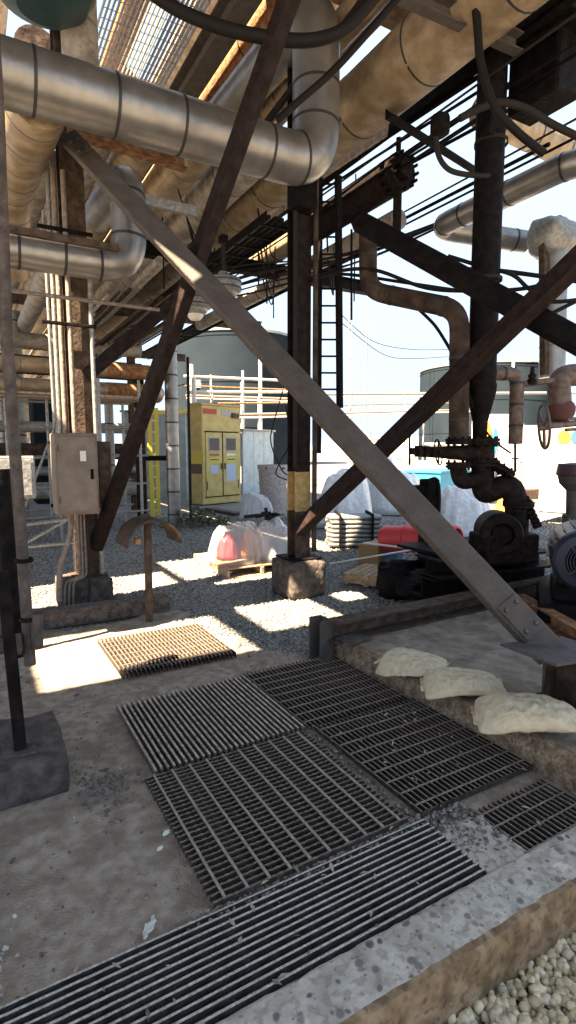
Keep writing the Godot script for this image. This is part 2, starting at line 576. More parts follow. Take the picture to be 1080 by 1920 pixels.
	mat("timber", tone_tex(53, 0.02, lin(0.045, 0.034, 0.028), lin(0.08, 0.062, 0.052), lin(0.12, 0.098, 0.085), 0.03, Color(0.20, 0.16, 0.125, 0.7), 0.66, 0.08), 0.9, 0.9, 0.0, nrm_fine, 0.6)
	mat("cabinet_yellow", tone_tex(54, 0.012, lin(0.46, 0.35, 0.11), lin(0.52, 0.40, 0.135), lin(0.56, 0.44, 0.165), 0.02, Color(0.40, 0.30, 0.13, 0.5), 0.72, 0.1), 0.5, 0.55)
	plain("yellow_paint", lin(0.62, 0.50, 0.06), 0.55)
	mat("band_yellow", tone_tex(55, 0.02, lin(0.34, 0.235, 0.085), lin(0.42, 0.30, 0.12), lin(0.48, 0.36, 0.17), 0.03, Color(0.16, 0.10, 0.05, 0.7), 0.70, 0.08), 1.0, 0.7)
	plain("glass_dark", lin(0.02, 0.022, 0.026), 0.15)
	plain("white", lin(0.74, 0.74, 0.72), 0.6)
	plain("label_blue", lin(0.42, 0.50, 0.62), 0.6)
	plain("label_red", lin(0.40, 0.06, 0.04), 0.6)
	plain("label_ink", lin(0.10, 0.07, 0.05), 0.6)
	plain("red", lin(0.62, 0.045, 0.05), 0.5)
	plain("orange", lin(0.85, 0.24, 0.03), 0.6)
	plain("blue", lin(0.04, 0.12, 0.24), 0.6)
	plain("blue_bright", lin(0.03, 0.27, 0.44), 0.5)
	plain("motor_blue", lin(0.011, 0.015, 0.032), 0.5)
	plain("teal_dark", lin(0.010, 0.040, 0.046), 0.45)
	plain("cardboard", lin(0.36, 0.215, 0.10), 0.9)
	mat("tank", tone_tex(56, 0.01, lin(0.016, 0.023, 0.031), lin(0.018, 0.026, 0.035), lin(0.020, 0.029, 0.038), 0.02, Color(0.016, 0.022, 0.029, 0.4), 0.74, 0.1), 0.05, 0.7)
	mat("bin_grey", tone_tex(57, 0.02, lin(0.34, 0.29, 0.28), lin(0.44, 0.385, 0.375), lin(0.52, 0.47, 0.46), 0.03, Color(0.26, 0.21, 0.20, 0.6), 0.70, 0.1), 1.0, 0.7)
	mat("far_pale", tone_tex(58, 0.02, lin(0.45, 0.43, 0.39), lin(0.56, 0.54, 0.49), lin(0.66, 0.63, 0.58), 0.03, Color(0.36, 0.32, 0.27, 0.6), 0.70, 0.1), 0.2, 0.85)
	mat("shed_blue", tone_tex(59, 0.02, lin(0.36, 0.42, 0.44), lin(0.44, 0.50, 0.52), lin(0.50, 0.56, 0.58), 0.03, Color(0.30, 0.34, 0.35, 0.5), 0.72, 0.1), 0.3, 0.75)
	var pl := plain("plastic_film", lin(0.80, 0.83, 0.87), 0.12)
	pl.transparency = BaseMaterial3D.TRANSPARENCY_ALPHA
	pl.albedo_color.a = 0.34
	mat("plastic_white", tone_tex(60, 0.02, lin(0.62, 0.65, 0.69), lin(0.70, 0.73, 0.77), lin(0.78, 0.80, 0.83), 0.03, Color(0.54, 0.58, 0.63, 0.5), 0.68, 0.1), 1.0, 0.35, 0.0, nrm_coarse, 0.8)
	plain("plastic_red", lin(0.62, 0.09, 0.10), 0.4)
	plain("plastic_orange", lin(0.62, 0.27, 0.06), 0.3)
	plain("leaf", lin(0.30, 0.22, 0.12), 0.9)
	plain("paper", lin(0.62, 0.66, 0.60), 0.85)
	plain("weed", lin(0.11, 0.13, 0.05), 0.9)
	for k in ["black_steel", "valve", "brace_brown", "column_brown", "cable", "cable_grey", "dark_soil", "grate", "jacket_brown"]:
		M[k].metallic_specular = 0.18
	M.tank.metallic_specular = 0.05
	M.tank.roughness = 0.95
	plain("pale_stone", lin(0.42, 0.385, 0.33), 0.95)

# ---------------------------------------------------------------- setting
var pad_n: FastNoiseLite
var pad_f: FastNoiseLite
func pad_y(a: float, b: float) -> float:
	var y := 0.010 * pad_n.get_noise_2d(a * 10.0, b * 10.0) + 0.006 * pad_f.get_noise_2d(a * 10.0, b * 10.0)
	var edge := lerpf(4.95, 3.34, smoothstep(1.45, 1.9, a + 0.3 * pad_n.get_noise_2d(b * 14.0, 40.0))) + 0.35 * pad_n.get_noise_2d(a * 12.0, 90.0)
	y -= 0.11 * smoothstep(-0.12, 0.3, b - edge)
	return y

func ground_y(b: float) -> float:
	return lerpf(-0.165, -0.028, smoothstep(1.3, 2.2, b))

func axis_steps(fine0: float, fine1: float, step: float, lo: float, hi: float) -> Array:
	var out := []
	var d := step
	var x := fine0
	var left := []
	while x > lo:
		d *= 1.35
		x -= d
		left.append(maxf(x, lo))
	left.reverse()
	out.append_array(left)
	x = fine0
	while x < fine1:
		out.append(x)
		x += step
	d = step
	out.append(fine1)
	x = fine1
	while x < hi:
		d *= 1.35
		x += d
		out.append(minf(x, hi))
	return out

func pit(n: String, a0: float, a1: float, b0: float, b1: float, depth: float, floor_mat: Material):
	var t := thing(n, "", "", Vector3((a0 + a1) * 0.5, -depth, -(b0 + b1) * 0.5))
	t.set_meta("kind", "structure")
	var st := mb()
	var ns := noise_of(int(a0 * 100 + b0 * 10), 0.25, 3)
	var g := []
	var nb := maxi(3, int((b1 - b0) / 0.05))
	var na := maxi(3, int((a1 - a0) / 0.05))
	for j in nb + 1:
		var row := []
		for i in na + 1:
			var a := lerpf(a0, a1, float(i) / na)
			var b := lerpf(b0, b1, float(j) / nb)
			row.append(Vector3(a, -depth + 0.022 * ns.get_noise_2d(a * 60.0, b * 60.0), -b))
		g.append(row)
	smooth_grid(st, g, false)
	part(t, "bottom", st, floor_mat)
	st = mb()
	var lo := -depth - 0.03
	var hi := -0.012
	quad(st, Vector3(a0, lo, -b0), Vector3(a1, lo, -b0), Vector3(a1, hi, -b0), Vector3(a0, hi, -b0), Vector3(0, 0, -1))
	quad(st, Vector3(a0, lo, -b1), Vector3(a1, lo, -b1), Vector3(a1, hi, -b1), Vector3(a0, hi, -b1), Vector3(0, 0, 1))
	quad(st, Vector3(a0, lo, -b0), Vector3(a0, lo, -b1), Vector3(a0, hi, -b1), Vector3(a0, hi, -b0), Vector3(1, 0, 0))
	quad(st, Vector3(a1, lo, -b0), Vector3(a1, lo, -b1), Vector3(a1, hi, -b1), Vector3(a1, hi, -b0), Vector3(-1, 0, 0))
	part(t, "side", st, M.dark_soil)

func build_setting():
	pad_n = noise_of(301, 0.12, 4)
	pad_f = noise_of(302, 0.7, 3)
	# gravel yard, one sheet to the horizon
	var gx := axis_steps(-4.0, 7.0, 0.25, -420.0, 420.0)
	var gb := axis_steps(-1.0, 9.0, 0.2, -420.0, 420.0)
	var g := []
	for b in gb:
		var row := []
		for a in gx:
			row.append(Vector3(a, ground_y(b) + (0.012 * pad_n.get_noise_2d(a * 6.0, b * 6.0) if absf(a) < 12.0 and absf(b) < 14.0 else 0.0), -b))
		g.append(row)
	var st := mb()
	smooth_grid(st, g, false)
	struct_("ground", st, M.gravel_bed)
	# packed dirt over concrete, with the openings the gratings cover
	var holes := [[0.64, 1.40, 1.56, 2.32], [-3.2, 1.48, 1.2, 1.52], [1.56, 2.12, 1.56, 2.32], [1.56, 2.12, 2.44, 3.16], [1.72, 2.12, 1.2, 1.44]]
	st = mb()
	var sx := 0.04
	var na := int(round((2.32 + 3.2) / sx))
	var nb := int(round((5.4 - 1.16) / sx))
	g = []
	for j in nb + 1:
		var row := []
		for i in na + 1:
			var a := -3.2 + i * sx
			var b := 1.16 + j * sx
			row.append(Vector3(a, pad_y(a, b), -b))
		g.append(row)
	for j in nb:
		for i in na:
			var ca := -3.2 + (i + 0.5) * sx
			var cb := 1.16 + (j + 0.5) * sx
			var skip := false
			for h in holes:
				if ca > h[0] and ca < h[1] and cb > h[2] and cb < h[3]:
					skip = true
			if skip:
				continue
			for e in [[j, i], [j + 1, i], [j + 1, i + 1], [j, i], [j + 1, i + 1], [j, i + 1]]:
				var p: Vector3 = g[e[0]][e[1]]
				var dx := pad_y(p.x + 0.02, -p.z) - pad_y(p.x - 0.02, -p.z)
				var dz := pad_y(p.x, -p.z + 0.02) - pad_y(p.x, -p.z - 0.02)
				st.set_normal(Vector3(-dx / 0.04, 1.0, dz / 0.04).normalized())
				st.add_vertex(p)
	struct_("dirt_floor", st, M.dirt)
	pit("drain_pit", 0.64, 1.40, 1.56, 2.32, 0.75, M.dark_soil)
	pit("drain_trench", -3.2, 1.48, 1.2, 1.52, 0.34, M.dark_soil)
	pit("side_sump", 1.56, 2.12, 1.56, 2.32, 0.035, M.soil)
	pit("side_sump", 1.56, 2.12, 2.44, 3.16, 0.075, M.soil)
	pit("side_sump", 1.72, 2.12, 1.2, 1.44, 0.05, M.soil)
	# front kerb with its spattered top
	var kn := noise_of(330, 0.35, 4)
	var t := thing("concrete_curb", "", "", Vector3(0, -0.18, -1.1))
	t.set_meta("kind", "structure")
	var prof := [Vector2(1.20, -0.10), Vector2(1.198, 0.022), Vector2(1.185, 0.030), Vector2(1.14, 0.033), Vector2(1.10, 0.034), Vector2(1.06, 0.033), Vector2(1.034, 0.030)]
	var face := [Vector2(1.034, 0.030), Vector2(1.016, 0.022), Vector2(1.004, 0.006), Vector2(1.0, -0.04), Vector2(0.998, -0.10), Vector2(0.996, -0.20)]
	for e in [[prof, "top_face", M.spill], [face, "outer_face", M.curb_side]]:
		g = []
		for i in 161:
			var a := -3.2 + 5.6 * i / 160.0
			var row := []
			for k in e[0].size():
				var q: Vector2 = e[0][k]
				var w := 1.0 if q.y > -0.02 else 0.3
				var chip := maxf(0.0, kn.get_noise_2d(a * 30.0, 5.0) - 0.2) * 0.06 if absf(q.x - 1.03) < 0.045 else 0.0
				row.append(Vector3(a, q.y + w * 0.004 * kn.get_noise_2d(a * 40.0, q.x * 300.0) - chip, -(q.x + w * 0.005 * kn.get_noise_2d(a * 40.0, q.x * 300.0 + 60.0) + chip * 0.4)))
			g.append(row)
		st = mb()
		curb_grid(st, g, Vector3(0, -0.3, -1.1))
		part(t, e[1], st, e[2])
	# pale concrete left bare beside the near sump
	g = []
	st = mb()
	for j in 10:
		var row := []
		for i in 8:
			var a := 1.50 + 0.215 * i / 7.0
			var b := 1.19 + 0.26 * j / 9.0
			row.append(Vector3(a + 0.01 * kn.get_noise_2d(b * 90.0, 3.0), 0.014 + 0.006 * kn.get_noise_2d(a * 90.0, b * 90.0), -b - 0.012 * kn.get_noise_2d(a * 90.0, 9.0)))
		g.append(row)
	smooth_grid(st, g, false)
	struct_("concrete_patch", st, M.spill)
	# raised slab of the pump bay
	t = thing("pump_bay_slab", "", "", Vector3(4.4, 0, -1.6))
	t.set_meta("kind", "structure")
	g = []
	for j in 60:
		var row := []
		for i in 60:
			var a := 2.25 + 4.6 * i / 59.0
			var b := -1.0 + 4.2 * j / 59.0
			row.append(Vector3(a, 0.160 + 0.005 * pad_n.get_noise_2d(a * 16.0, b * 16.0 + 200.0), -b))
		g.append(row)
	st = mb()
	smooth_grid(st, g, false)
	part(t, "slab_top", st, M.slab)
	g = []
	for i in 141:
		var b := -1.0 + 4.2 * i / 140.0
		var row := []
		for q in [Vector2(2.252, 0.161), Vector2(2.235, 0.158), Vector2(2.218, 0.146), Vector2(2.208, 0.12), Vector2(2.203, 0.06), Vector2(2.20, -0.03)]:
			var w := kn.get_noise_2d(b * 30.0, q.y * 200.0)
			var chip := maxf(0.0, kn.get_noise_2d(b * 22.0, 77.0) - 0.12) * 0.07 * smoothstep(0.02, 0.15, q.y) * (1.0 if q.x < 2.25 else 0.0)
			row.append(Vector3(q.x + (0.008 * w if q.x < 2.25 else 0.0) + chip, q.y - chip * 0.6, -b))
		g.append(row)
	st = mb()
	curb_grid(st, g, Vector3(2.6, -0.2, -1.0))
	part(t, "slab_edge", st, M.slab_edge)
	for e in [[0.0, 1], [0.0, -1]]:
		st = mb()
		var bz := 3.2 if e[1] == 1 else -1.0
		quad(st, Vector3(2.2, -0.18, -bz), Vector3(6.85, -0.18, -bz), Vector3(6.85, 0.158, -bz), Vector3(2.22, 0.158, -bz), Vector3(0, 0, -e[1]))
		part(t, "slab_end", st, M.slab_edge)
	scatter_gravel()

# open strip of points: normals point away from inside
func curb_grid(st: SurfaceTool, g: Array, inside: Vector3):
	for i in g.size() - 1:
		for k in g[0].size() - 1:
			var a: Vector3 = g[i][k]
			var b: Vector3 = g[i + 1][k]
			var c: Vector3 = g[i + 1][k + 1]
			var d: Vector3 = g[i][k + 1]
			var o := (a + c) * 0.5 - inside
			o.x = 0.0 if absf(a.x - b.x) > absf(a.z - b.z) else o.x
			o.z = 0.0 if o.x != 0.0 and absf(a.x - b.x) <= absf(a.z - b.z) else o.z
			quad(st, a, b, c, d, o)

func stone_mesh(sd: int, nu := 8, nv := 5) -> ArrayMesh:
	var st := mb()
	blob(st, Vector3(sd * 3.1, 0, 0), Vector3(1, 0.72, 0.86), Basis.IDENTITY, noise_of(sd, 0.06, 2), 0.5, 1.0, nu, nv, 0.85)
	var m := st.commit()
	# bring it back to the origin
	var mdt := MeshDataTool.new()
	mdt.create_from_surface(m, 0)
	for i in mdt.get_vertex_count():
		mdt.set_vertex(i, mdt.get_vertex(i) - Vector3(sd * 3.1, 0, 0))
	var out := ArrayMesh.new()
	mdt.commit_to_surface(out)
	return out

func scatter(n: String, label: String, mesh: Mesh, xf: Array, cols: Array, material: Material):
	var mm := MultiMesh.new()
	mm.transform_format = MultiMesh.TRANSFORM_3D
	mm.use_colors = true
	mm.mesh = mesh
	mm.instance_count = xf.size()
	for i in xf.size():
		mm.set_instance_transform(i, xf[i])
		mm.set_instance_color(i, cols[i])
	var o := MultiMeshInstance3D.new()
	o.name = numbered(n)
	o.multimesh = mm
	o.material_override = material
	add_child(o)
	tag(o, label, n.replace("_", " ").split(" ")[-1], "", "stuff")

func rand_basis(s: float) -> Basis:
	var b := Basis.from_euler(Vector3(rng.randf_range(-0.5, 0.5), rng.randf() * TAU, rng.randf_range(-0.5, 0.5)))
	return b.scaled(Vector3.ONE * s)

func scatter_gravel():
	var sm := StandardMaterial3D.new()
	sm.vertex_color_use_as_albedo = true
	sm.roughness = 0.95
	M["stone"] = sm
	var meshes := [stone_mesh(1), stone_mesh(2), stone_mesh(3)]
	# outside the front kerb: big pale stones right under the camera
	var xs := [[], [], []]
	var cs := [[], [], []]
	for i in 13000:
		var a := rng.randf_range(0.3, 2.8)
		var b := rng.randf_range(0.1, 1.0)
		if Vector2(a, b).length() > 3.0:
			continue
		var k := i % 3
		var s := rng.randf_range(0.010, 0.019)
		xs[k].append(Transform3D(rand_basis(s), Vector3(a, -0.165 + rng.randf_range(0.0, 0.034), -b)))
		var v := rng.randf_range(0.36, 0.68)
		var w := rng.randf_range(0.0, 1.0)
		cs[k].append(Color(v * (1.06 + 0.05 * w), v * (0.94 - 0.04 * w), v * (0.72 - 0.16 * w)))
	var where := ["pale rounded gravel below the spattered front curb", "pale flattened gravel mixed in below the front curb", "pale oval gravel filling the corner below the front curb"]
	for k in 3:
		scatter("gravel", where[k], meshes[k], xs[k], cs[k], sm)
	# grey gravel of the yard between the columns
	var small := [stone_mesh(4, 6, 4), stone_mesh(5, 6, 4)]
	xs = [[], []]
	cs = [[], []]
	for i in 85000:
		var u := rng.randf()
		var zf := 3.2 + 9.0 * u * u
		var x := rng.randf_range(-0.62, 0.62) * zf
		var a := x * 0.8678 + zf * 0.497
		var b := -x * 0.497 + zf * 0.8678
		if a > 2.15 and b < 3.3:
			continue
		if pad_y(a, b) > -0.045 and b < 5.6 and a < 2.3:
			if rng.randf() > 0.02:
				continue
		var k := i % 2
		var s := rng.randf_range(0.007, 0.014) * (0.75 + zf * 0.06)
		xs[k].append(Transform3D(rand_basis(s), Vector3(a, ground_y(b) + s * 0.35, -b)))
		var v := rng.randf_range(0.10, 0.34)
		cs[k].append(Color(v, v * 0.975, v * 0.93))
	for k in 2:
		scatter("yard_gravel", ["grey angular gravel covering the yard between the columns", "grey rounded gravel scattered through the yard"][k], small[k], xs[k], cs[k], sm)

# ---------------------------------------------------------------- gratings
func bar_mesh(l: float, h: float, t: float, teeth: int) -> ArrayMesh:
	var st := mb()
	if teeth == 0:
		box(st, Vector3(0, -h * 0.5, 0), Vector3(l, h, t), 0.0012)
	else:
		var poly := PackedVector2Array([Vector2(-l * 0.5, -h), Vector2(l * 0.5, -h), Vector2(l * 0.5, 0)])
		for k in range(teeth - 1, -1, -1):
			var x := -l * 0.5 + l * (k + 0.5) / teeth
			var w := l / teeth * 0.30
			poly.append(Vector2(x + w, 0))
			poly.append(Vector2(x + w * 0.6, -0.0028))
			poly.append(Vector2(x - w * 0.6, -0.0028))
			poly.append(Vector2(x - w, 0))
		poly.append(Vector2(-l * 0.5, 0))
		prism(st, poly, Vector3(0, 0, -t * 0.5), Vector3(0, 0, t * 0.5))
	return st.commit()

# along = "a": bars run along x; "b": along z
func grating(label: String, a0: float, a1: float, b0: float, b1: float, y: float, along: String, h: float, thick: float, pitch: float, rods: int, rod_top: bool, mb_bar: Material, mb_rod: Material, teeth: int, tilt := Vector3.ZERO, frame := false, n := "steel_grating", grp := "drain gratings lying on the dirt floor", edge: Material = null):
	var c := Vector3((a0 + a1) * 0.5, y, -(b0 + b1) * 0.5)
	var t := thing(n, label, "grating", c, grp)
	t.rotation_degrees = tilt
	var la := a1 - a0
	var lb := b1 - b0
	var lx := la if along == "a" else lb
	var lz := lb if along == "a" else la
	var turn := Basis.IDENTITY if along == "a" else Basis(UPV, PI * 0.5)
	var bm := bar_mesh(lx, h, thick, teeth)
	var bm2 := bar_mesh(lx * 0.997, h, thick * 1.25, teeth)
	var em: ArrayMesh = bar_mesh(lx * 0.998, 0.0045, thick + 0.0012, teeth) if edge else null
	var nbar := int(round(lz / pitch))
	for i in nbar + 1:
		var z := -lz * 0.5 + lz * i / nbar
		var bar := lpart(t, "bearing_bar", bm if i % 3 else bm2, mb_bar, turn * Vector3(rng.randf_range(-0.0015, 0.0015), rng.randf_range(-0.0012, 0.0012), z), turn * Basis(UPV, rng.randf_range(-0.0012, 0.0012)))
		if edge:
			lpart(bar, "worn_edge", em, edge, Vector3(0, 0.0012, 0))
	if rods > 0:
		var st := mb()
		var ry := 0.0015 if rod_top else -h * 0.75
		tube(st, [Vector3(0, ry, -lz * 0.5), Vector3(0, ry, lz * 0.5)], 0.0055 if mb_rod == M.grate_rod else 0.0042, 8)
		var rm := st.commit()
		for i in rods:
			lpart(t, "cross_rod", rm, mb_rod, turn * Vector3(-lx * 0.5 + lx * (i + 0.5) / rods, 0, 0), turn)
	if frame:
		var fm := bar_mesh(lz + thick, h * 1.02, 0.006, 0)
		for s in [-1.0, 1.0]:
			lpart(t, "edge_bar", fm, mb_bar, turn * Vector3(s * lx * 0.5, 0.001, 0), turn * Basis(UPV, PI * 0.5))
	return t

func build_gratings():
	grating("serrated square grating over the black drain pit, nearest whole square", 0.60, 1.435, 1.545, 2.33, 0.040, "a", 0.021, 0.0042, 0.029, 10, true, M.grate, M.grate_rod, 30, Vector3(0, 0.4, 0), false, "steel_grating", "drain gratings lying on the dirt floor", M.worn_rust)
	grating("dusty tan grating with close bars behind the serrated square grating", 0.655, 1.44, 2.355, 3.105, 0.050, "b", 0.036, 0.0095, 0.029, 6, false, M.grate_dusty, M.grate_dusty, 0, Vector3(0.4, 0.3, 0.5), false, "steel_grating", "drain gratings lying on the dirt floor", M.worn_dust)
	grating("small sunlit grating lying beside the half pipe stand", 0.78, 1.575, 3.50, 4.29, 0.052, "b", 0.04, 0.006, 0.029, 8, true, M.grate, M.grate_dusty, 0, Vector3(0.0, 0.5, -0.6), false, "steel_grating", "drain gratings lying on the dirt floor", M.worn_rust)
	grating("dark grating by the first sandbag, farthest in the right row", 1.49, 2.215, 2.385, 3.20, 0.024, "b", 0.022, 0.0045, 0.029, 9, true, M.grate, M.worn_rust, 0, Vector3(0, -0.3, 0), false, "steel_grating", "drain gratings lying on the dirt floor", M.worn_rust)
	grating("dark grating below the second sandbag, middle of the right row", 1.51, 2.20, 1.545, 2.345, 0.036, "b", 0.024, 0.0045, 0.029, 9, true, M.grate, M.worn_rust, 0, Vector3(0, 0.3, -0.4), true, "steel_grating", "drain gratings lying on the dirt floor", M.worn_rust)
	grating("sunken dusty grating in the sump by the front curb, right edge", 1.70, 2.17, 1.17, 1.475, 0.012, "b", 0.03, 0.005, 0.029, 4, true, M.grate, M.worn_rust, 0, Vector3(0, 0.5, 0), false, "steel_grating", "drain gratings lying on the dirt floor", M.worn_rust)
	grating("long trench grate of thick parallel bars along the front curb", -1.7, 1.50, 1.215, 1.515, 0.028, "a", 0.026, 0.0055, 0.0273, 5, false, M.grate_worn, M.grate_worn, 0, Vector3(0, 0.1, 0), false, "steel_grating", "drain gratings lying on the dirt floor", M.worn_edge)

# ---------------------------------------------------------------- steelwork
func footing(label: String, c: Vector3, s: Vector3, sd: int, n := "concrete_footing"):
	var st := mb()
	var ns := noise_of(sd, 0.2, 3)
	# rounded block, rough
	var g := []
	for j in 17:
		var row := []
		for i in 40:
			var an := TAU * i / 40.0
			var ph := PI * j / 16.0 - PI / 2
			var d := Vector3(cos(ph) * cos(an), sin(ph), cos(ph) * sin(an))
			var m := maxf(absf(d.x), maxf(absf(d.y), absf(d.z)))
			var cube := d / m
			var p := cube.lerp(cube.normalized() * 1.25, 0.16)
			p = p.clamp(-Vector3.ONE, Vector3.ONE)
			p *= 1.0 + 0.03 * ns.get_noise_3dv(d * 30.0)
			row.append(c + Vector3(0, s.y * 0.5, 0) + p * s * 0.5)
		g.append(row)
	smooth_grid(st, g, true)
	return one(n, label, "footing", st, M.footing, "column footings")

func brace(label: String, p: Vector3, q: Vector3, poly: PackedVector2Array, up: Vector3, m: Material, ends: Array, bolts := true):
	var t := thing("diagonal_brace", label, "brace", p, "diagonal braces of the frame")
	var st := mb()
	prism(st, poly, p, q, up)
	part(t, "bar", st, m)
	var f := frame_of(q - p, up)
	for e in ends:
		st = mb()
		var c: Vector3 = p.lerp(q, e)
		box(st, c + f.y * (poly_top(poly) + 0.006), Vector3(0.13, 0.010, 0.22), 0.003, f)
		var gp := part(t, "gusset_plate", st, m)
		if bolts:
			for k in 4:
				st = mb()
				lathe(st, [[0.0, 0.014], [0.011, 0.014], [0.014, 0.0]], c + f.y * (poly_top(poly) + 0.011) + f.x * (0.036 if k % 2 else -0.036) + f.z * (0.07 if k < 2 else -0.07), f.y, 6)
				part(gp, "bolt", st, M.bolt)
	return t

func poly_top(poly: PackedVector2Array) -> float:
	var y := -9.0
	for v in poly:
		y = maxf(y, v.y)
	return y

func build_structure():
	# footings
	footing("dark concrete footing under the central black column", Vector3(2.915, -0.03, -4.87), Vector3(0.42, 0.40, 0.42), 401)
	footing("tan concrete footing under the left brown column with conduits", Vector3(0.90, -0.03, -5.58), Vector3(0.48, 0.30, 0.42), 402)
	footing("low dark concrete block at the left edge carrying a steel post", Vector3(0.0, -0.02, -2.70), Vector3(0.62, 0.20, 0.50), 403)
	# central column
	var t := thing("steel_column", "tall black column with a yellow band on the central footing", "column", Vector3(2.915, 0.36, -4.87))
	var st := mb()
	prism(st, ibeam2(0.165, 0.18, 0.016), Vector3(2.915, 1.26, -4.87), Vector3(2.915, 5.2, -4.87), Vector3(0, 0, -1))
	part(t, "shaft", st, M.brace_brown)
	st = mb()
	prism(st, ibeam2(0.169, 0.184, 0.018), Vector3(2.915, 0.86, -4.87), Vector3(2.915, 1.26, -4.87), Vector3(0, 0, -1))
	part(t, "painted_band", st, M.band_yellow)
	st = mb()
	prism(st, ibeam2(0.165, 0.18, 0.016), Vector3(2.915, 0.385, -4.87), Vector3(2.915, 0.86, -4.87), Vector3(0, 0, -1))
	part(t, "foot", st, M.column_brown)
	st = mb()
	box(st, Vector3(2.915, 0.378, -4.87), Vector3(0.36, 0.02, 0.36))
	part(t, "base_plate", st, M.black_steel)
	st = mb()
	tube(st, [Vector3(2.80, 1.3, -4.75), Vector3(2.80, 5.0, -4.75)], 0.022, 10)
	part(t, "conduit", st, M.cable_grey)
	st = mb()
	tube(st, [Vector3(3.01, 0.45, -4.72), Vector3(3.01, 4.4, -4.72)], 0.026, 10)
	part(t, "conduit", st, M.jacket_brown)
	st = mb()
	box(st, Vector3(2.86, 3.93, -4.72), Vector3(0.24, 0.42, 0.16), 0.01)
	part(t, "junction_box", st, M.black_steel)
	# left column
	t = thing("steel_column", "brown column with sunlit conduits strapped to its left side", "column", Vector3(0.92, 0.26, -5.58))
	st = mb()
	prism(st, ibeam2(0.2, 0.2, 0.018), Vector3(0.95, 0.26, -5.58), Vector3(0.93, 5.2, -5.58), Vector3(0, 0, -1))
	part(t, "shaft", st, M.column_brown)
	st = mb()
	box(st, Vector3(0.95, 0.268, -5.58), Vector3(0.32, 0.02, 0.3))
	part(t, "base_plate", st, M.column_brown)
	for e in [[0.80, -5.56, 0.024, 0.95, 4.1], [0.755, -5.60, 0.020, 0.98, 4.2], [0.86, -5.43, 0.022, 0.3, 3.9], [0.71, -5.62, 0.014, 1.7, 3.6], [1.05, -5.44, 0.02, 0.3, 3.2]]:
		st = mb()
		tube(st, [Vector3(e[0], e[3], e[1]), Vector3(e[0] - 0.01, e[4], e[1])], e[2], 10)
		part(t, "conduit", st, M.conduit if e[2] > 0.021 else M.galvanised)
	for y in [0.98, 1.55, 2.6, 3.4]:
		st = mb()
		box(st, Vector3(0.85, y, -5.42), Vector3(0.46, 0.03, 0.03))
		part(t, "strap", st, M.black_steel)
	# big grey diagonal, and the brown one crossing behind it
	var lo := Vector3(2.575, 0.43, -1.732)
	var hi := Vector3(0.878, 4.066, -5.201)
	var bn := Vector3(-0.92, 0, 0.4)
	t = brace("long dusty grey brace falling from upper left to the lower right plate", lo, hi, rect2(0.155, 0.085, 0.008), (UPV * 0.8 + bn * 0.65).normalized(), M.brace_grey, [0.045, 0.96])
	var p := Vector3(1.006, 0.558, -5.45)
	var q := Vector3(1.943, 4.363, -3.359)
	brace("brown brace rising from the left footing to the top edge", p, p + (q - p) * 1.45, rect2(0.12, 0.10, 0.006), (UPV * 0.35 + bn).normalized(), M.brace_brown, [], false)
	p = Vector3(2.844, 0.677, -4.75)
	q = Vector3(3.527, 2.709, -2.359)
	brace("dark brace rising to the right from the central footing", p, p + (q - p) * 1.6, rect2(0.14, 0.11, 0.006), (UPV * 0.6 + bn).normalized(), M.brace_brown, [], false)
	p = Vector3(3.158, 3.523, -4.241)
	q = Vector3(3.693, 2.241, -2.437)
	brace("black brace falling to the right behind the tall black riser", p, p + (q - p) * 1.6, rect2(0.15, 0.11, 0.006), (UPV * 0.6 + bn).normalized(), M.black_steel, [], false)
	p = Vector3(0.981, 2.159, -5.5)
	q = Vector3(1.998, 3.076, -5.62)
	brace("short brown knee brace springing from the left column to the right", p, q, rect2(0.09, 0.12, 0.006), UPV, M.brace_brown, [], false)
	# footing post and plate at the foot of the long grey brace
	t = thing("brace_footplate", "brown steel stub post with a flat cap plate at the right edge", "steel post", Vector3(2.64, 0.16, -1.66))
	st = mb()
	prism(st, ibeam2(0.2, 0.22, 0.016), Vector3(2.66, 0.165, -1.66), Vector3(2.66, 0.46, -1.66), Vector3(0, 0, -1))
	part(t, "stub", st, M.column_brown)
	st = mb()
	box(st, Vector3(2.56, 0.475, -1.68), Vector3(0.52, 0.014, 0.32), 0.004, Basis(Vector3(0, 0, 1), -0.10))
	part(t, "cap_plate", st, M.brace_grey)
	st = mb()
	box(st, Vector3(2.66, 0.170, -1.66), Vector3(0.34, 0.018, 0.34), 0.004)
	part(t, "base_plate", st, M.column_brown)
	# added unseen deck overhead, its gaps cut to lay the sun patches
	build_deck()

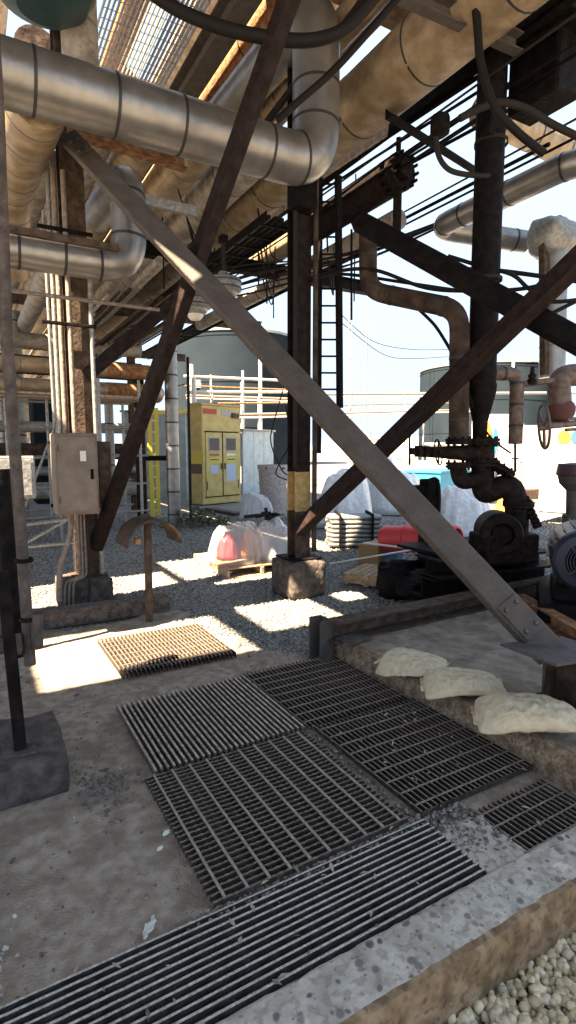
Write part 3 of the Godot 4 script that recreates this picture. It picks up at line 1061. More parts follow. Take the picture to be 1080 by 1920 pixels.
func build_deck():
	var openings := [
		[0.30, 1.82, 3.60, 4.62, 0.0], [0.22, 1.97, 5.62, 6.60, 0.0], [2.08, 3.02, 5.66, 7.20, 0.0], [1.72, 2.92, 5.0, 5.24, 0.0],
		[2.08, 2.88, 3.96, 4.74, 0.0], [3.16, 3.56, 4.40, 4.82, 0.0], [0.62, 0.86, 5.35, 5.85, 2.95], [0.1, 1.2, 4.75, 5.25, 3.3], [0.5, 0.8, 5.3, 5.7, 1.15]]
	var rects := []
	for o in openings:
		var t: float = (DECK_Y - o[4]) / SUN_TO.y
		rects.append([o[0] + SUN_TO.x * t, o[1] + SUN_TO.x * t, o[2] - SUN_TO.z * t, o[3] - SUN_TO.z * t])
	var xs := [-7.5, 0.15, 1.3, 4.6]
	var bs := [-0.8, 4.85, 5.6, 17.0]
	for r in rects:
		for k in 2:
			xs.append(clampf(r[k], -7.5, 4.6))
			bs.append(clampf(r[2 + k], -0.8, 17.0))
	xs.sort()
	bs.sort()
	var st := mb()
	for i in xs.size() - 1:
		for j in bs.size() - 1:
			if xs[i + 1] - xs[i] < 0.002 or bs[j + 1] - bs[j] < 0.002:
				continue
			var ca: float = (xs[i] + xs[i + 1]) * 0.5
			var cb: float = (bs[j] + bs[j + 1]) * 0.5
			var inside := false
			for r in rects:
				if ca > r[0] and ca < r[1] and cb > r[2] and cb < r[3]:
					inside = true
			if (ca > 0.15 and cb > 5.6) or (ca > 1.3 and cb > 4.85):
				inside = true
			if not inside:
				box(st, Vector3(ca, DECK_Y, -cb), Vector3(xs[i + 1] - xs[i], 0.03, bs[j + 1] - bs[j]), 0.0)
	var t := thing("added_shade_deck", "added unseen plate deck overhead to the left, gaps shaped for the sun patches", "deck", Vector3(-6, DECK_Y, -6))  # added out of view to shade the yard and shape the sunlight
	part(t, "shade_plate", st, M.column_brown)
	for b in [-0.6, 1.5, 6.0, 10.5, 15.0]:
		st = mb()
		prism(st, ibeam2(0.2, 0.3), Vector3(-7.5, DECK_Y - 0.17, -b), Vector3(0.1, DECK_Y - 0.17, -b))
		if b == 6.0 or b == 1.5:
			continue
		part(t, "cross_beam", st, M.column_brown)
	for e in [[-7.0, -0.6], [-7.0, 15.0], [-3.0, -0.6], [-3.0, 15.0], [-0.9, -0.6], [-7.0, 6.0]]:
		st = mb()
		prism(st, ibeam2(0.2, 0.2), Vector3(e[0], -0.03, -e[1]), Vector3(e[0], DECK_Y - 0.02, -e[1]), Vector3(0, 0, -1))
		part(t, "deck_post", st, M.column_brown)

# ---------------------------------------------------------------- pipes
func pipe(label: String, pts: Array, r: float, m: Material, rad: float, bands: Array, bm: Material, opts := {}) -> Node3D:
	var n: String = opts.get("name", "insulated_pipe")
	var t := thing(n, label, opts.get("category", "pipe"), pts[0], opts.get("group", ""))
	var path := bend(pts, rad, 8) if pts.size() > 2 else pts
	var st := mb()
	var sides: int = opts.get("sides", 28)
	# subdivide straight runs so that the surface can be a little uneven
	tube(st, path, r, sides)
	part(t, opts.get("part", "jacket"), st, m)
	# bands: distances along the path, or one spacing
	var ds := bands
	var total := 0.0
	for i in path.size() - 1:
		total += path[i].distance_to(path[i + 1])
	if bands.size() == 1:
		ds = []
		var x: float = bands[0] * 0.5
		while x < total:
			ds.append(x)
			x += bands[0]
	for d in ds:
		var left: float = d
		for i in path.size() - 1:
			var l: float = path[i].distance_to(path[i + 1])
			if left <= l:
				st = mb()
				ring_band(st, path[i].lerp(path[i + 1], left / l), path[i + 1] - path[i], r, opts.get("band_w", 0.022), 0.004, sides)
				part(t, "band", st, bm)
				break
			left -= l
	if opts.has("seam"):
		# lapped edge of the sheet, along the first run
		var f := frame_of(pts[1] - pts[0])
		var o: Vector3 = (f.x * cos(opts.seam) + f.y * sin(opts.seam))
		var L: float = pts[0].distance_to(pts[1]) - rad
		st = mb()
		var u := o.cross(f.z).normalized()
		box(st, pts[0] + o * (r + 0.001) + f.z * L * 0.5, Vector3(0.022, 0.005, L), 0.001, Basis(u, o, f.z))
		part(t, "lap_seam", st, m)
	return t

func rod(n: String, label: String, cat: String, pts: Array, r: float, m: Material, rad := 0.06, group := "") -> MeshInstance3D:
	var st := mb()
	tube(st, bend(pts, rad, 5) if pts.size() > 2 else pts, r, 12)
	return one(n, label, cat, st, m, group)

func beam(n: String, label: String, p: Vector3, q: Vector3, poly: PackedVector2Array, m: Material, up := UPV) -> MeshInstance3D:
	var st := mb()
	prism(st, poly, p, q, up)
	return one(n, label, "beam", st, m)

func build_roof_pipes():
	var g := "insulated pipes of the overhead rack"
	# large silver pipe across the top left, turning up beside the brace
	pipe("large silver jacketed pipe with dark bands, crossing the upper left and turning upward", [Vector3(-3.0, 3.97, -4.4), Vector3(2.80, 3.97, -4.4), Vector3(2.80, 5.25, -4.4), Vector3(2.80, 5.35, -6.4)], 0.205, M.jacket, 0.34, [1.4, 2.3, 3.52, 4.06, 4.55, 5.30, 5.62, 6.02, 6.32], M.band_dark, {"seam": 2.6, "sides": 40})
	# smaller silver pipe below it
	pipe("smaller silver jacketed pipe at mid left, partly sunlit, turning upward", [Vector3(-3.0, 3.02, -4.92), Vector3(1.275, 3.02, -4.92), Vector3(1.275, 3.74, -4.92), Vector3(1.275, 3.86, -6.2)], 0.142, M.jacket, 0.26, [2.5, 3.42, 3.75, 4.02, 4.42, 4.75], M.band_dark, {"seam": 1.7, "sides": 36})
	# stub running back from the large pipe
	pipe("fat dusty pipe hanging behind the left end of the large silver pipe", [Vector3(0.58, 3.98, -4.56), Vector3(0.54, 4.2, -6.9), Vector3(0.52, 3.5, -7.4)], 0.21, M.jacket_tan, 0.4, [0.45], M.band_steel, {"group": g})
	# pipes along the rack
	var rows := [
		[3.62, 4.92, 0.29, 0.6, "widest tan rack pipe running from the top right into the distance", "jacket_tan"],
		[3.16, 5.28, 0.135, 0.4, "slim tan rack pipe just above the widest rack pipe", "jacket_tan"],
		[3.02, 4.86, 0.25, 6.2, "dusty rack pipe directly left of the widest rack pipe", "jacket_dull"],
		[2.46, 4.95, 0.25, 6.3, "banded tan rack pipe passing behind the crossing of the braces", "jacket_tan"],
		[1.92, 5.0, 0.22, 6.3, "tan rack pipe third from the left in the overhead row", "jacket_tan"],
		[1.42, 5.0, 0.20, 6.4, "dusty rack pipe second from the left in the overhead row", "jacket_dull"],
		[0.98, 5.05, 0.19, 7.2, "dusty rack pipe at the far left of the overhead row", "jacket_dull"]]
	for e in rows:
		pipe(e[4], [Vector3(e[0], e[1], -e[3]), Vector3(e[0], e[1], -32.0)], e[2], M[e[5]], 0.2, [0.95], M.band_steel if e[0] < 3.0 else M.band_dark, {"group": g, "band_w": 0.016, "seam": 3.9})
	# lower and upper tier
	for e in [[2.15, 4.15, 0.09, 9.0, 30.0, "thin grey rack pipe below the tan row, left one"], [2.5, 4.12, 0.07, 8.0, 30.0, "thin grey rack pipe below the tan row, right one"], [1.2, 4.1, 0.16, 8.6, 30.0, "grey rack pipe sloping off behind the left column"]]:
		pipe(e[5], [Vector3(e[0], e[1], -e[3]), Vector3(e[0], e[1], -e[4])], e[2], M.jacket_dull, 0.2, [1.3], M.band_steel, {"sides": 18})
	var upper := [0.5, 1.15, 1.75, 2.3, 2.95, 3.5, 4.05, 4.6]
	for i in upper.size():
		pipe("upper tier pipe glimpsed through the gaps above the tan rack pipes", [Vector3(upper[i], 6.9 + 0.1 * (i % 3), -9.0 if i in [1, 2, 3] else 4.0), Vector3(upper[i], 6.9 + 0.1 * (i % 3), -30.0)], [0.24, 0.3, 0.2, 0.27, 0.25, 0.3, 0.22, 0.3][i], M.jacket_brown if i % 2 else M.jacket_dull, 0.2, [2.0], M.band_steel, {"group": "upper tier rack pipes", "sides": 18})
	# beams of the rack
	beam("rack_beam", "grey beam running overhead beside the walkway grating", Vector3(2.36, 5.52, -2.0), Vector3(2.36, 5.52, -7.0), ibeam2(0.2, 0.26), M.brace_grey)
	pipe("rusty brown pipe running overhead between the grey beam and the silver elbow", [Vector3(2.72, 5.55, -2.0), Vector3(2.72, 5.55, -7.0)], 0.15, M.rust, 0.2, [1.4], M.band_dark, {"name": "rusty_pipe"})
	beam("rack_beam", "rusty cross beam tucked under the large silver pipe", Vector3(0.901, 4.253, -5.45), Vector3(1.964, 4.212, -5.45), channel2(0.1, 0.14), M.rust)
	beam("rack_beam", "dark cross beam between the central column and the tan pipes", Vector3(2.2, 4.32, -8.2), Vector3(6.4, 4.32, -8.2), ibeam2(0.16, 0.2), M.black_steel)
	beam("rack_beam", "far dark cross beam under the rack", Vector3(-0.5, 4.45, -12.5), Vector3(6.4, 4.45, -12.5), ibeam2(0.16, 0.22), M.column_brown)
	beam("rack_beam", "farthest cross beam under the rack", Vector3(-0.5, 4.45, -18.0), Vector3(6.4, 4.45, -18.0), ibeam2(0.16, 0.22), M.column_brown)
	beam("rack_beam", "dark beam along the rack above the tall black riser", Vector3(4.12, 4.95, 1.0), Vector3(4.12, 4.95, -22.0), channel2(0.08, 0.16), M.black_steel)
	beam("rack_beam", "grey channel hung across the top right corner", Vector3(2.851, 4.75, -3.432), Vector3(4.065, 4.75, -3.367), channel2(0.09, 0.14), M.brace_grey)
	beam("rack_beam", "dark angle crossing the bright sky beside the tall black riser", Vector3(3.555, 4.55, -4.382), Vector3(5.294, 4.55, -4.752), angle2(0.09, 0.09), M.black_steel)
	beam("rack_beam", "thin grey strut from the silver elbow to the brown brace", Vector3(1.28, 3.619, -5), Vector3(1.909, 3.615, -5), rect2(0.06, 0.085, 0.004), M.galvanised)
	beam("rack_beam", "narrow dusty rail lying over the smaller silver pipe", Vector3(0.312, 3.058, -4.62), Vector3(1.112, 3.055, -4.62), rect2(0.05, 0.05, 0.004), M.column_brown)
	# walkway grating high up at the top left
	grating("high walkway grating letting light through at the top left", 1.36, 2.22, 5.0, 7.0, 5.72, "b", 0.04, 0.010, 0.043, 14, false, M.galvanised, M.galvanised, 0, Vector3.ZERO, true, "walkway_grating", "")
	pipe("orange painted pipe above the high walkway grating", [Vector3(1.78, 6.1, -4.0), Vector3(1.78, 6.1, -9.0)], 0.13, M.rust, 0.2, [2.0], M.band_steel, {"name": "orange_pipe"})
	# vessel end and standpipe at the very top left
	var t := thing("teal_vessel", "dark teal rounded vessel end at the top left corner", "vessel", Vector3(0.70, 4.9, -5.05))
	var st := mb()
	lathe(st, [[0.0, -0.10], [0.19, -0.09], [0.33, -0.02], [0.38, 0.08], [0.38, 1.0]], Vector3(0.70, 4.98, -5.05), UPV, 32)
	part(t, "shell", st, M.teal_dark)
	st = mb()
	lathe(st, [[0.382, 0.10], [0.40, 0.10], [0.40, 0.14], [0.382, 0.14]], Vector3(0.70, 4.98, -5.05), UPV, 32)
	part(t, "rim", st, M.galvanised)
	pipe("short silver standpipe beside the teal vessel at the top left", [Vector3(1.02, 4.3, -5.35), Vector3(1.02, 6.4, -5.35)], 0.15, M.jacket_dull, 0.2, [0.5], M.band_steel)
	# thin rods and rails
	rod("guard_rail", "thin sunlit rail crossing in front of the left column", "rail", [Vector3(0.235, 2.665, -4.75), Vector3(1.557, 2.732, -5.05)], 0.016, M.conduit)
	# exchanger shell along the rack, right of the central column
	t = thing("exchanger_shell", "dark horizontal cylinder with flanged end against the sky", "exchanger", Vector3(4.42, 4.6, -6.5))
	st = mb()
	tube(st, [Vector3(4.42, 4.6, -5.35), Vector3(4.42, 4.6, -7.35)], 0.20, 26)
	part(t, "shell", st, M.valve)
	st = mb()
	tube(st, [Vector3(4.42, 4.6, -7.35), Vector3(4.42, 4.6, -8.9)], 0.16, 26)
	part(t, "tan_jacket", st, M.jacket_tan)
	for b in [7.36, 8.0, 8.6]:
		st = mb()
		ring_band(st, Vector3(4.42, 4.6, -b), Vector3(0, 0, 1), 0.165, 0.03, 0.006, 24)
		part(t, "band", st, M.band_dark)
	st = mb()
	lathe(st, [[0.0, 0.0], [0.20, 0.0], [0.20, 0.06], [0.165, 0.06], [0.165, 0.16], [0.205, 0.16], [0.205, 0.22], [0.10, 0.22], [0.10, 0.32], [0.0, 0.32]], Vector3(4.42, 4.6, -5.36), Vector3(0, 0, 1), 26)
	var fl := part(t, "flange", st, M.valve)
	for k in 14:
		st = mb()
		var an := TAU * k / 14.0
		lathe(st, [[0.0, 0.03], [0.018, 0.03], [0.018, -0.3], [0.0, -0.3]], Vector3(4.42 + 0.185 * cos(an), 4.6 + 0.185 * sin(an), -5.10), Vector3(0, 0, 1), 6)
		part(fl, "stud_bolt", st, M.valve)
	st = mb()
	tube(st, [Vector3(4.42, 4.45, -5.2), Vector3(4.42, 3.9, -5.2)], 0.05, 12)
	part(t, "drain_nozzle", st, M.valve)
	st = mb()
	tube(st, [Vector3(4.42, 4.8, -5.2), Vector3(4.42, 4.98, -5.2)], 0.03, 10)
	part(t, "lifting_lug", st, M.valve)
	pipe("slim dusty pipe slung below the dark flanged cylinder", [Vector3(4.62, 4.22, -5.4), Vector3(4.62, 4.22, -12.0)], 0.12, M.jacket_dull, 0.2, [0.8], M.band_dark)
	# silver pipe doubling back against the sky at the right
	var gs := "silver pipes against the sky at the right"
	pipe("silver pipe doubling back against the sky at the right edge", [Vector3(6.6, 4.05, -2.95), Vector3(5.0, 4.12, -3.35), Vector3(4.98, 4.1, -5.15), Vector3(6.05, 4.0, -4.72)], 0.125, M.jacket, 0.26, [1.2, 1.75, 2.35, 2.65, 2.95, 3.25, 3.95, 4.25], M.band_dark, {"group": gs, "sides": 30})
	# wrapped flange and the riser below it
	t = thing("wrapped_flange", "grey cloth wrapped flange on top of the silver riser at the right", "flange", Vector3(5.891, 3.871, -4.232))
	st = mb()
	var nn := noise_of(77, 0.05, 3)
	blob(st, Vector3(5.881, 3.865, -4.238), Vector3(0.27, 0.22, 0.24), Basis.IDENTITY, nn, 0.3, 1.0, 24, 16, 0.8)
	part(t, "wrapping", st, M.galvanised)
	st = mb()
	tube(st, [Vector3(5.94, 3.957, -4.204), Vector3(5.933, 4.1, -4.208)], 0.03, 8)
	part(t, "stem", st, M.valve)
	pipe("upright silver riser hanging at the right edge over the handwheel", [Vector3(5.864, 3.71, -4.19), Vector3(5.904, 2.309, -4.167)], 0.14, M.jacket, 0.2, [0.7], M.band_steel, {"group": gs})
	beam("rack_beam", "narrow upright steel angle beside the silver riser", Vector3(5.62, 3.827, -4.157), Vector3(5.7, 2.326, -4.111), angle2(0.07, 0.07), M.column_brown, Vector3(0, 0, -1))
	# tan pipe crossing behind the black riser, top right
	pipe("tan pipe crossing the top right corner behind the black cables", [Vector3(5.26, 5.3, -4.76), Vector3(8.014, 5.3, -4.876)], 0.19, M.jacket_tan, 0.2, [0.6], M.band_dark)
	t = thing("pipe_shoe", "dark box shaped pipe support at the top right corner", "pipe support", Vector3(5.3, 4.9, -3.6))
	st = mb()
	box(st, Vector3(4.506, 4.708, -3.412), Vector3(0.32, 0.55, 0.5), 0.02)
	part(t, "block", st, M.black_steel)
	st = mb()
	box(st, Vector3(4.424, 4.957, -3.343), Vector3(1.0, 0.12, 0.7), 0.01)
	part(t, "top_plate", st, M.black_steel)

# ---------------------------------------------------------------- left side
func lamp(label: String, c: Vector3, s: float):
	var t := thing("pendant_lamp", label, "lamp", c, "unlit pendant lamps under the rack")
	var st := mb()
	lathe(st, [[0.0, 0.0], [0.10, 0.0], [0.14, 0.03], [0.15, 0.06], [0.19, 0.08], [0.19, 0.19], [0.17, 0.21], [0.08, 0.23], [0.05, 0.28], [0.0, 0.28]].map(func(e): return [e[0] * s, e[1] * s]), c, UPV, 28)
	part(t, "housing", st, M.galvanised)
	for h in [0.10, 0.17]:
		st = mb()
		ring_band(st, c + UPV * h * s, UPV, 0.19 * s, 0.018, 0.006, 28)
		part(t, "rib", st, M.brace_grey)
	st = mb()
	lathe(st, [[0.0, -0.07], [0.06, -0.06], [0.09, -0.02], [0.10, 0.002]].map(func(e): return [e[0] * s, e[1] * s]), c, UPV, 24)
	part(t, "glass_globe", st, M.white)
	st = mb()
	tube(st, [c + UPV * 0.27 * s, c + UPV * 0.62], 0.02, 10)
	part(t, "stem", st, M.cable_grey)
	st = mb()
	box(st, c + UPV * 0.62, Vector3(0.09, 0.08, 0.09), 0.01)
	part(t, "junction_box", st, M.black_steel)

func build_left_equipment():
	lamp("silver pendant lamp below the rack beside the brace crossing", Vector3(2.523, 3.124, -5.815), 1.0)
	lamp("silver pendant lamp half hidden behind the brace crossing", Vector3(2.639, 3.209, -7.016), 1.1)
	# electrical enclosure on the left column
	var t := thing("electrical_box", "tan electrical enclosure mounted on the left column, partly sunlit", "electrical box", Vector3(0.80, 0.9, -5.45))
	var st := mb()
	box(st, Vector3(0.82, 1.27, -5.30), Vector3(0.36, 0.72, 0.28), 0.012)
	part(t, "cabinet", st, M.box_tan)
	st = mb()
	box(st, Vector3(0.82, 1.27, -5.148), Vector3(0.32, 0.66, 0.02), 0.006)
	var dr := part(t, "door", st, M.box_tan)
	st = mb()
	box(st, Vector3(0.94, 1.27, -5.13), Vector3(0.025, 0.09, 0.02), 0.004)
	part(dr, "handle", st, M.black_steel)
	for y in [1.05, 1.5]:
		st = mb()
		tube(st, [Vector3(0.665, y - 0.03, -5.135), Vector3(0.665, y + 0.03, -5.135)], 0.008, 8)
		part(dr, "hinge", st, M.bolt)
	st = mb()
	box(st, Vector3(0.87, 1.43, -5.136), Vector3(0.05, 0.09, 0.004), 0.001)
	part(dr, "plate", st, M.white)
	st = mb()
	box(st, Vector3(1.09, 1.25, -5.42), Vector3(0.12, 0.62, 0.2), 0.01)
	part(t, "side_box", st, M.column_brown)
	# grey instrument box on the near pole
	t = thing("instrument_box", "plain grey instrument box at the left edge behind the poles", "electrical box", Vector3(0.256, 1.145, -4.348))
	st = mb()
	box(st, Vector3(0.221, 1.295, -4.368), Vector3(0.36, 0.30, 0.16), 0.01)
	part(t, "cabinet", st, M.galvanised)
	st = mb()
	box(st, Vector3(0.221, 1.295, -4.278), Vector3(0.31, 0.25, 0.012), 0.004)
	part(t, "door", st, M.galvanised)
	st = mb()
	tube(st, [Vector3(0.24, 1.145, -4.357), Vector3(0.191, 0.173, -4.385)], 0.03, 12)
	part(t, "pedestal", st, M.black_steel)
	# poles at the left edge
	t = thing("steel_post", "dark square post standing in the concrete block at the left edge", "post", Vector3(0.06, 0.175, -2.6))
	st = mb()
	prism(st, rect2(0.05, 0.05, 0.004), Vector3(0.125, 0.16, -2.585), Vector3(0.095, 0.98, -2.60), Vector3(0, 0, -1))
	part(t, "upright", st, M.black_steel)
	st = mb()
	box(st, Vector3(0.12, 0.185, -2.585), Vector3(0.13, 0.012, 0.13), 0.003)
	part(t, "base_plate", st, M.footing)
	t = thing("conduit_pole", "tall grey pole with pipe clamps running up the left edge", "pole", Vector3(0.211, 0.408, -3.048))
	st = mb()
	tube(st, [Vector3(0.214, 0.391, -3.046), Vector3(0.203, 1.183, -3.053), Vector3(0.191, 2.061, -3.059), Vector3(0.208, 3.061, -3.05), Vector3(0.2, 3.936, -3.054)], 0.028, 16)
	part(t, "pole", st, M.footing)
	for v in [1130, 1000]:
		st = mb()
		ring_band(st, (Vector3(0.212, 0.939, -3.048)).lerp(Vector3(0.216, 0.635, -3.045), 0.0 if v == 1000 else 1.0), UPV, 0.036, 0.02, 0.008, 16)
		part(t, "clamp", st, M.black_steel)
	st = mb()
	tube(st, [Vector3(0.253, 0.663, -3.024), Vector3(0.249, 0.48, -3.026)], 0.03, 12)
	part(t, "coupling", st, M.footing)
	rod("black_standpipe", "black standpipe right at the left edge behind the grey pole", "pipe", [Vector3(0.142, 1.386, -3.376), Vector3(0.161, 0.858, -3.365), Vector3(0.166, 0.34, -3.362)], 0.05, M.black_steel)
	t = thing("cross_pipe", "short grey horizontal pipe clamped low to the left edge poles", "pipe", Vector3(0.083, 0.499, -3.087))
	st = mb()
	tube(st, [Vector3(-0.06, 0.471, -3.169), Vector3(0.177, 0.513, -3.033)], 0.038, 16)
	part(t, "barrel", st, M.footing)
	st = mb()
	lathe(st, [[0.0, 0.0], [0.055, 0.0], [0.055, 0.07], [0.0, 0.07]], Vector3(0.177, 0.513, -3.033), Vector3(-1, 0, 0), 14)
	part(t, "end_coupling", st, M.footing)
	# conduits bending down over the left footing
	var cg := "conduits bending down at the left footing"
	rod("bent_conduit", "pink brown conduit kicking out left beside the left footing", "conduit", [Vector3(0.782, 0.918, -5.36), Vector3(0.77, 0.7, -5.34), Vector3(0.657, 0.446, -5.3), Vector3(0.632, 0.126, -5.25)], 0.026, M.conduit, 0.1, cg)
	for k in 3:
		rod("bent_conduit", ["outer thin conduit folded over the left footing", "middle thin conduit folded over the left footing", "inner thin conduit folded over the left footing"][k], "conduit", [Vector3(0.83 + 0.03 * k, 0.9, -5.33), Vector3(0.83 + 0.03 * k, 0.31 , -5.33), Vector3(0.70 + 0.035 * k, 0.29, -5.31), Vector3(0.68 + 0.035 * k, -0.02, -5.31)], 0.011, M.conduit, 0.06, cg)
	rod("bent_conduit", "dark conduit looping down the right side of the left footing", "conduit", [Vector3(0.92, 0.917, -5.3), Vector3(0.887, 0.167, -5.2), Vector3(0.831, 0.046, -5.12), Vector3(0.637, 0.039, -5.02), Vector3(0.443, 0.028, -5)], 0.014, M.cable_grey, 0.1, cg)
	# long timber edging
	t = thing("timber_sill", "long dark timber lying in front of the left footing", "timber", Vector3(0.6, 0, -5.0))
	st = mb()
	box(st, Vector3(-0.10, 0.066, -4.975), Vector3(3.28, 0.15, 0.16), 0.012, Basis(UPV, -0.012))
	part(t, "beam", st, M.timber)
	# half pipe saddle stand
	t = thing("half_pipe_stand", "rusty half pipe saddle on a thin post in the sun", "pipe stand", Vector3(1.283, 0, -4.67))
	st = mb()
	var arc := PackedVector2Array()
	for k in 17:
		var an := lerpf(0.03 * PI, 0.97 * PI, k / 16.0)
		arc.append(Vector2(cos(an), sin(an)) * 0.24)
	for k in range(16, -1, -1):
		var an := lerpf(0.03 * PI, 0.97 * PI, k / 16.0)
		arc.append(Vector2(cos(an), sin(an)) * 0.222)
	prism(st, arc, Vector3(1.30, 0.67, -4.50), Vector3(1.30, 0.67, -4.86))
	part(t, "saddle", st, M.column_brown)
	st = mb()
	tube(st, [Vector3(1.283, -0.03, -4.67), Vector3(1.292, 0.875, -4.67)], 0.032, 14)
	part(t, "post", st, M.column_brown)
	st = mb()
	box(st, Vector3(1.28, 0.91, -4.70), Vector3(0.07, 0.06, 0.05), 0.004)
	part(t, "lug", st, M.column_brown)
	st = mb()
	box(st, Vector3(1.17, 0.735, -4.55), Vector3(0.05, 0.05, 0.05), 0.004)
	part(t, "nut", st, M.rust)

# ---------------------------------------------------------------- pump bay
func handwheel(t: Node3D, n: String, c: Vector3, ax: Vector3, r: float, m: Material, spokes := 3):
	var f := frame_of(ax)
	var pts := []
	for k in 29:
		pts.append(c + (f.x * cos(TAU * k / 28.0) + f.y * sin(TAU * k / 28.0)) * r)
	var st := mb()
	tube(st, pts, r * 0.065, 8, false)
	var w := part(t, n, st, m)
	for k in spokes:
		st = mb()
		var an := TAU * k / spokes + 0.4
		tube(st, [c, c + (f.x * cos(an) + f.y * sin(an)) * r], r * 0.07, 8)
		part(w, "spoke", st, m)
	st = mb()
	lathe(st, [[0.0, r * 0.2], [r * 0.18, r * 0.2], [r * 0.18, -r * 0.2], [0.0, -r * 0.2]], c, ax, 12)
	part(w, "hub", st, m)

func flange(t: Node3D, c: Vector3, ax: Vector3, r: float, w: float, m: Material, bolts := 8):
	var st := mb()
	lathe(st, [[0.0, -w], [r, -w], [r, -w * 0.1], [r * 0.86, -w * 0.1], [r * 0.86, w * 0.1], [r, w * 0.1], [r, w], [0.0, w]], c, ax, 22)
	var p := part(t, "flange", st, m)
	var f := frame_of(ax)
	for k in bolts:
		var an := TAU * (k + 0.5) / bolts
		st = mb()
		lathe(st, [[0.0, w * 1.7], [r * 0.1, w * 1.7], [r * 0.1, -w * 1.7], [0.0, -w * 1.7]], c + (f.x * cos(an) + f.y * sin(an)) * r * 0.8, ax, 6)
		part(p, "bolt", st, m)

func pillow(label: String, c: Vector3, l: float, w: float, th: float, turn: float, sd: int, droop: float, n := "sandbag"):
	var t := thing(n, label, "sandbag", c, "sandbags on the slab edge")
	var ns := noise_of(sd, 0.10, 3)
	var bs := Basis(UPV, turn)
	var rings := []
	var nu := 34
	var nv := 36
	# a filled sack: flat below, rounded above, narrowing to its sewn ends
	for i in nu + 1:
		var u := -cos(PI * i / nu)
		var hgt := pow(maxf(0.0, 1.0 - pow(absf(u), 2.6)), 0.55)
		var wid := 0.80 + 0.20 * pow(maxf(0.0, 1.0 - pow(absf(u), 3.0)), 0.5)
		var ring := []
		for k in nv:
			var an := TAU * k / nv
			var cx := signf(cos(an)) * pow(absf(cos(an)), 0.75)
			var sy := signf(sin(an)) * pow(absf(sin(an)), 0.85)
			var z := cx * w * 0.5 * wid * (1.0 + 0.06 * ns.get_noise_2d(u * 16.0, cx * 5.0))
			var y := sy * th * 0.5 * hgt * (1.0 if sy > 0.0 else 0.55)
			y *= 1.0 + 0.26 * ns.get_noise_3d(u * 16.0, cx * 16.0, sy * 8.0) - 0.35 * maxf(0.0, 0.10 - absf(ns.get_noise_2d(u * 26.0 + 30.0, cx * 22.0))) * 6.0
			y += 0.006 * ns.get_noise_2d(u * 70.0 + cx * 20.0, cx * 60.0) * hgt
			var p := bs * Vector3(u * l * 0.5 * (1.0 - 0.05 * cx * cx), 0, z)
			var over := maxf(0.0, 2.23 - (c.x + p.x))
			ring.append(c + p + Vector3(0, y + th * 0.27 - droop * (over * 0.35 + over * over * 2.2), 0))
		rings.append(ring)
	var st := mb()
	smooth_grid(st, rings, true)
	part(t, "sack", st, M.sandbag)
	for s in [0, nu]:
		# sewn, slightly frayed hem
		var gg := []
		var mid: Vector3 = Vector3.ZERO
		for q in rings[s]:
			mid += q / float(nv)
		var sg := -1.0 if s == 0 else 1.0
		for i in 12:
			var row := []
			var z := lerpf(-0.36, 0.36, i / 11.0) * w
			for k in 3:
				var p := mid + bs * Vector3(sg * 0.010 * k * (1.0 + 0.5 * ns.get_noise_2d(i * 40.0, 7.0)), 0, z) + Vector3(0, 0.004 * ns.get_noise_2d(i * 40.0, k * 30.0), 0)
				row.append(p)
			gg.append(row)
		st = mb()
		smooth_grid(st, gg, false)
		part(t, "hem", st, M.sandbag)

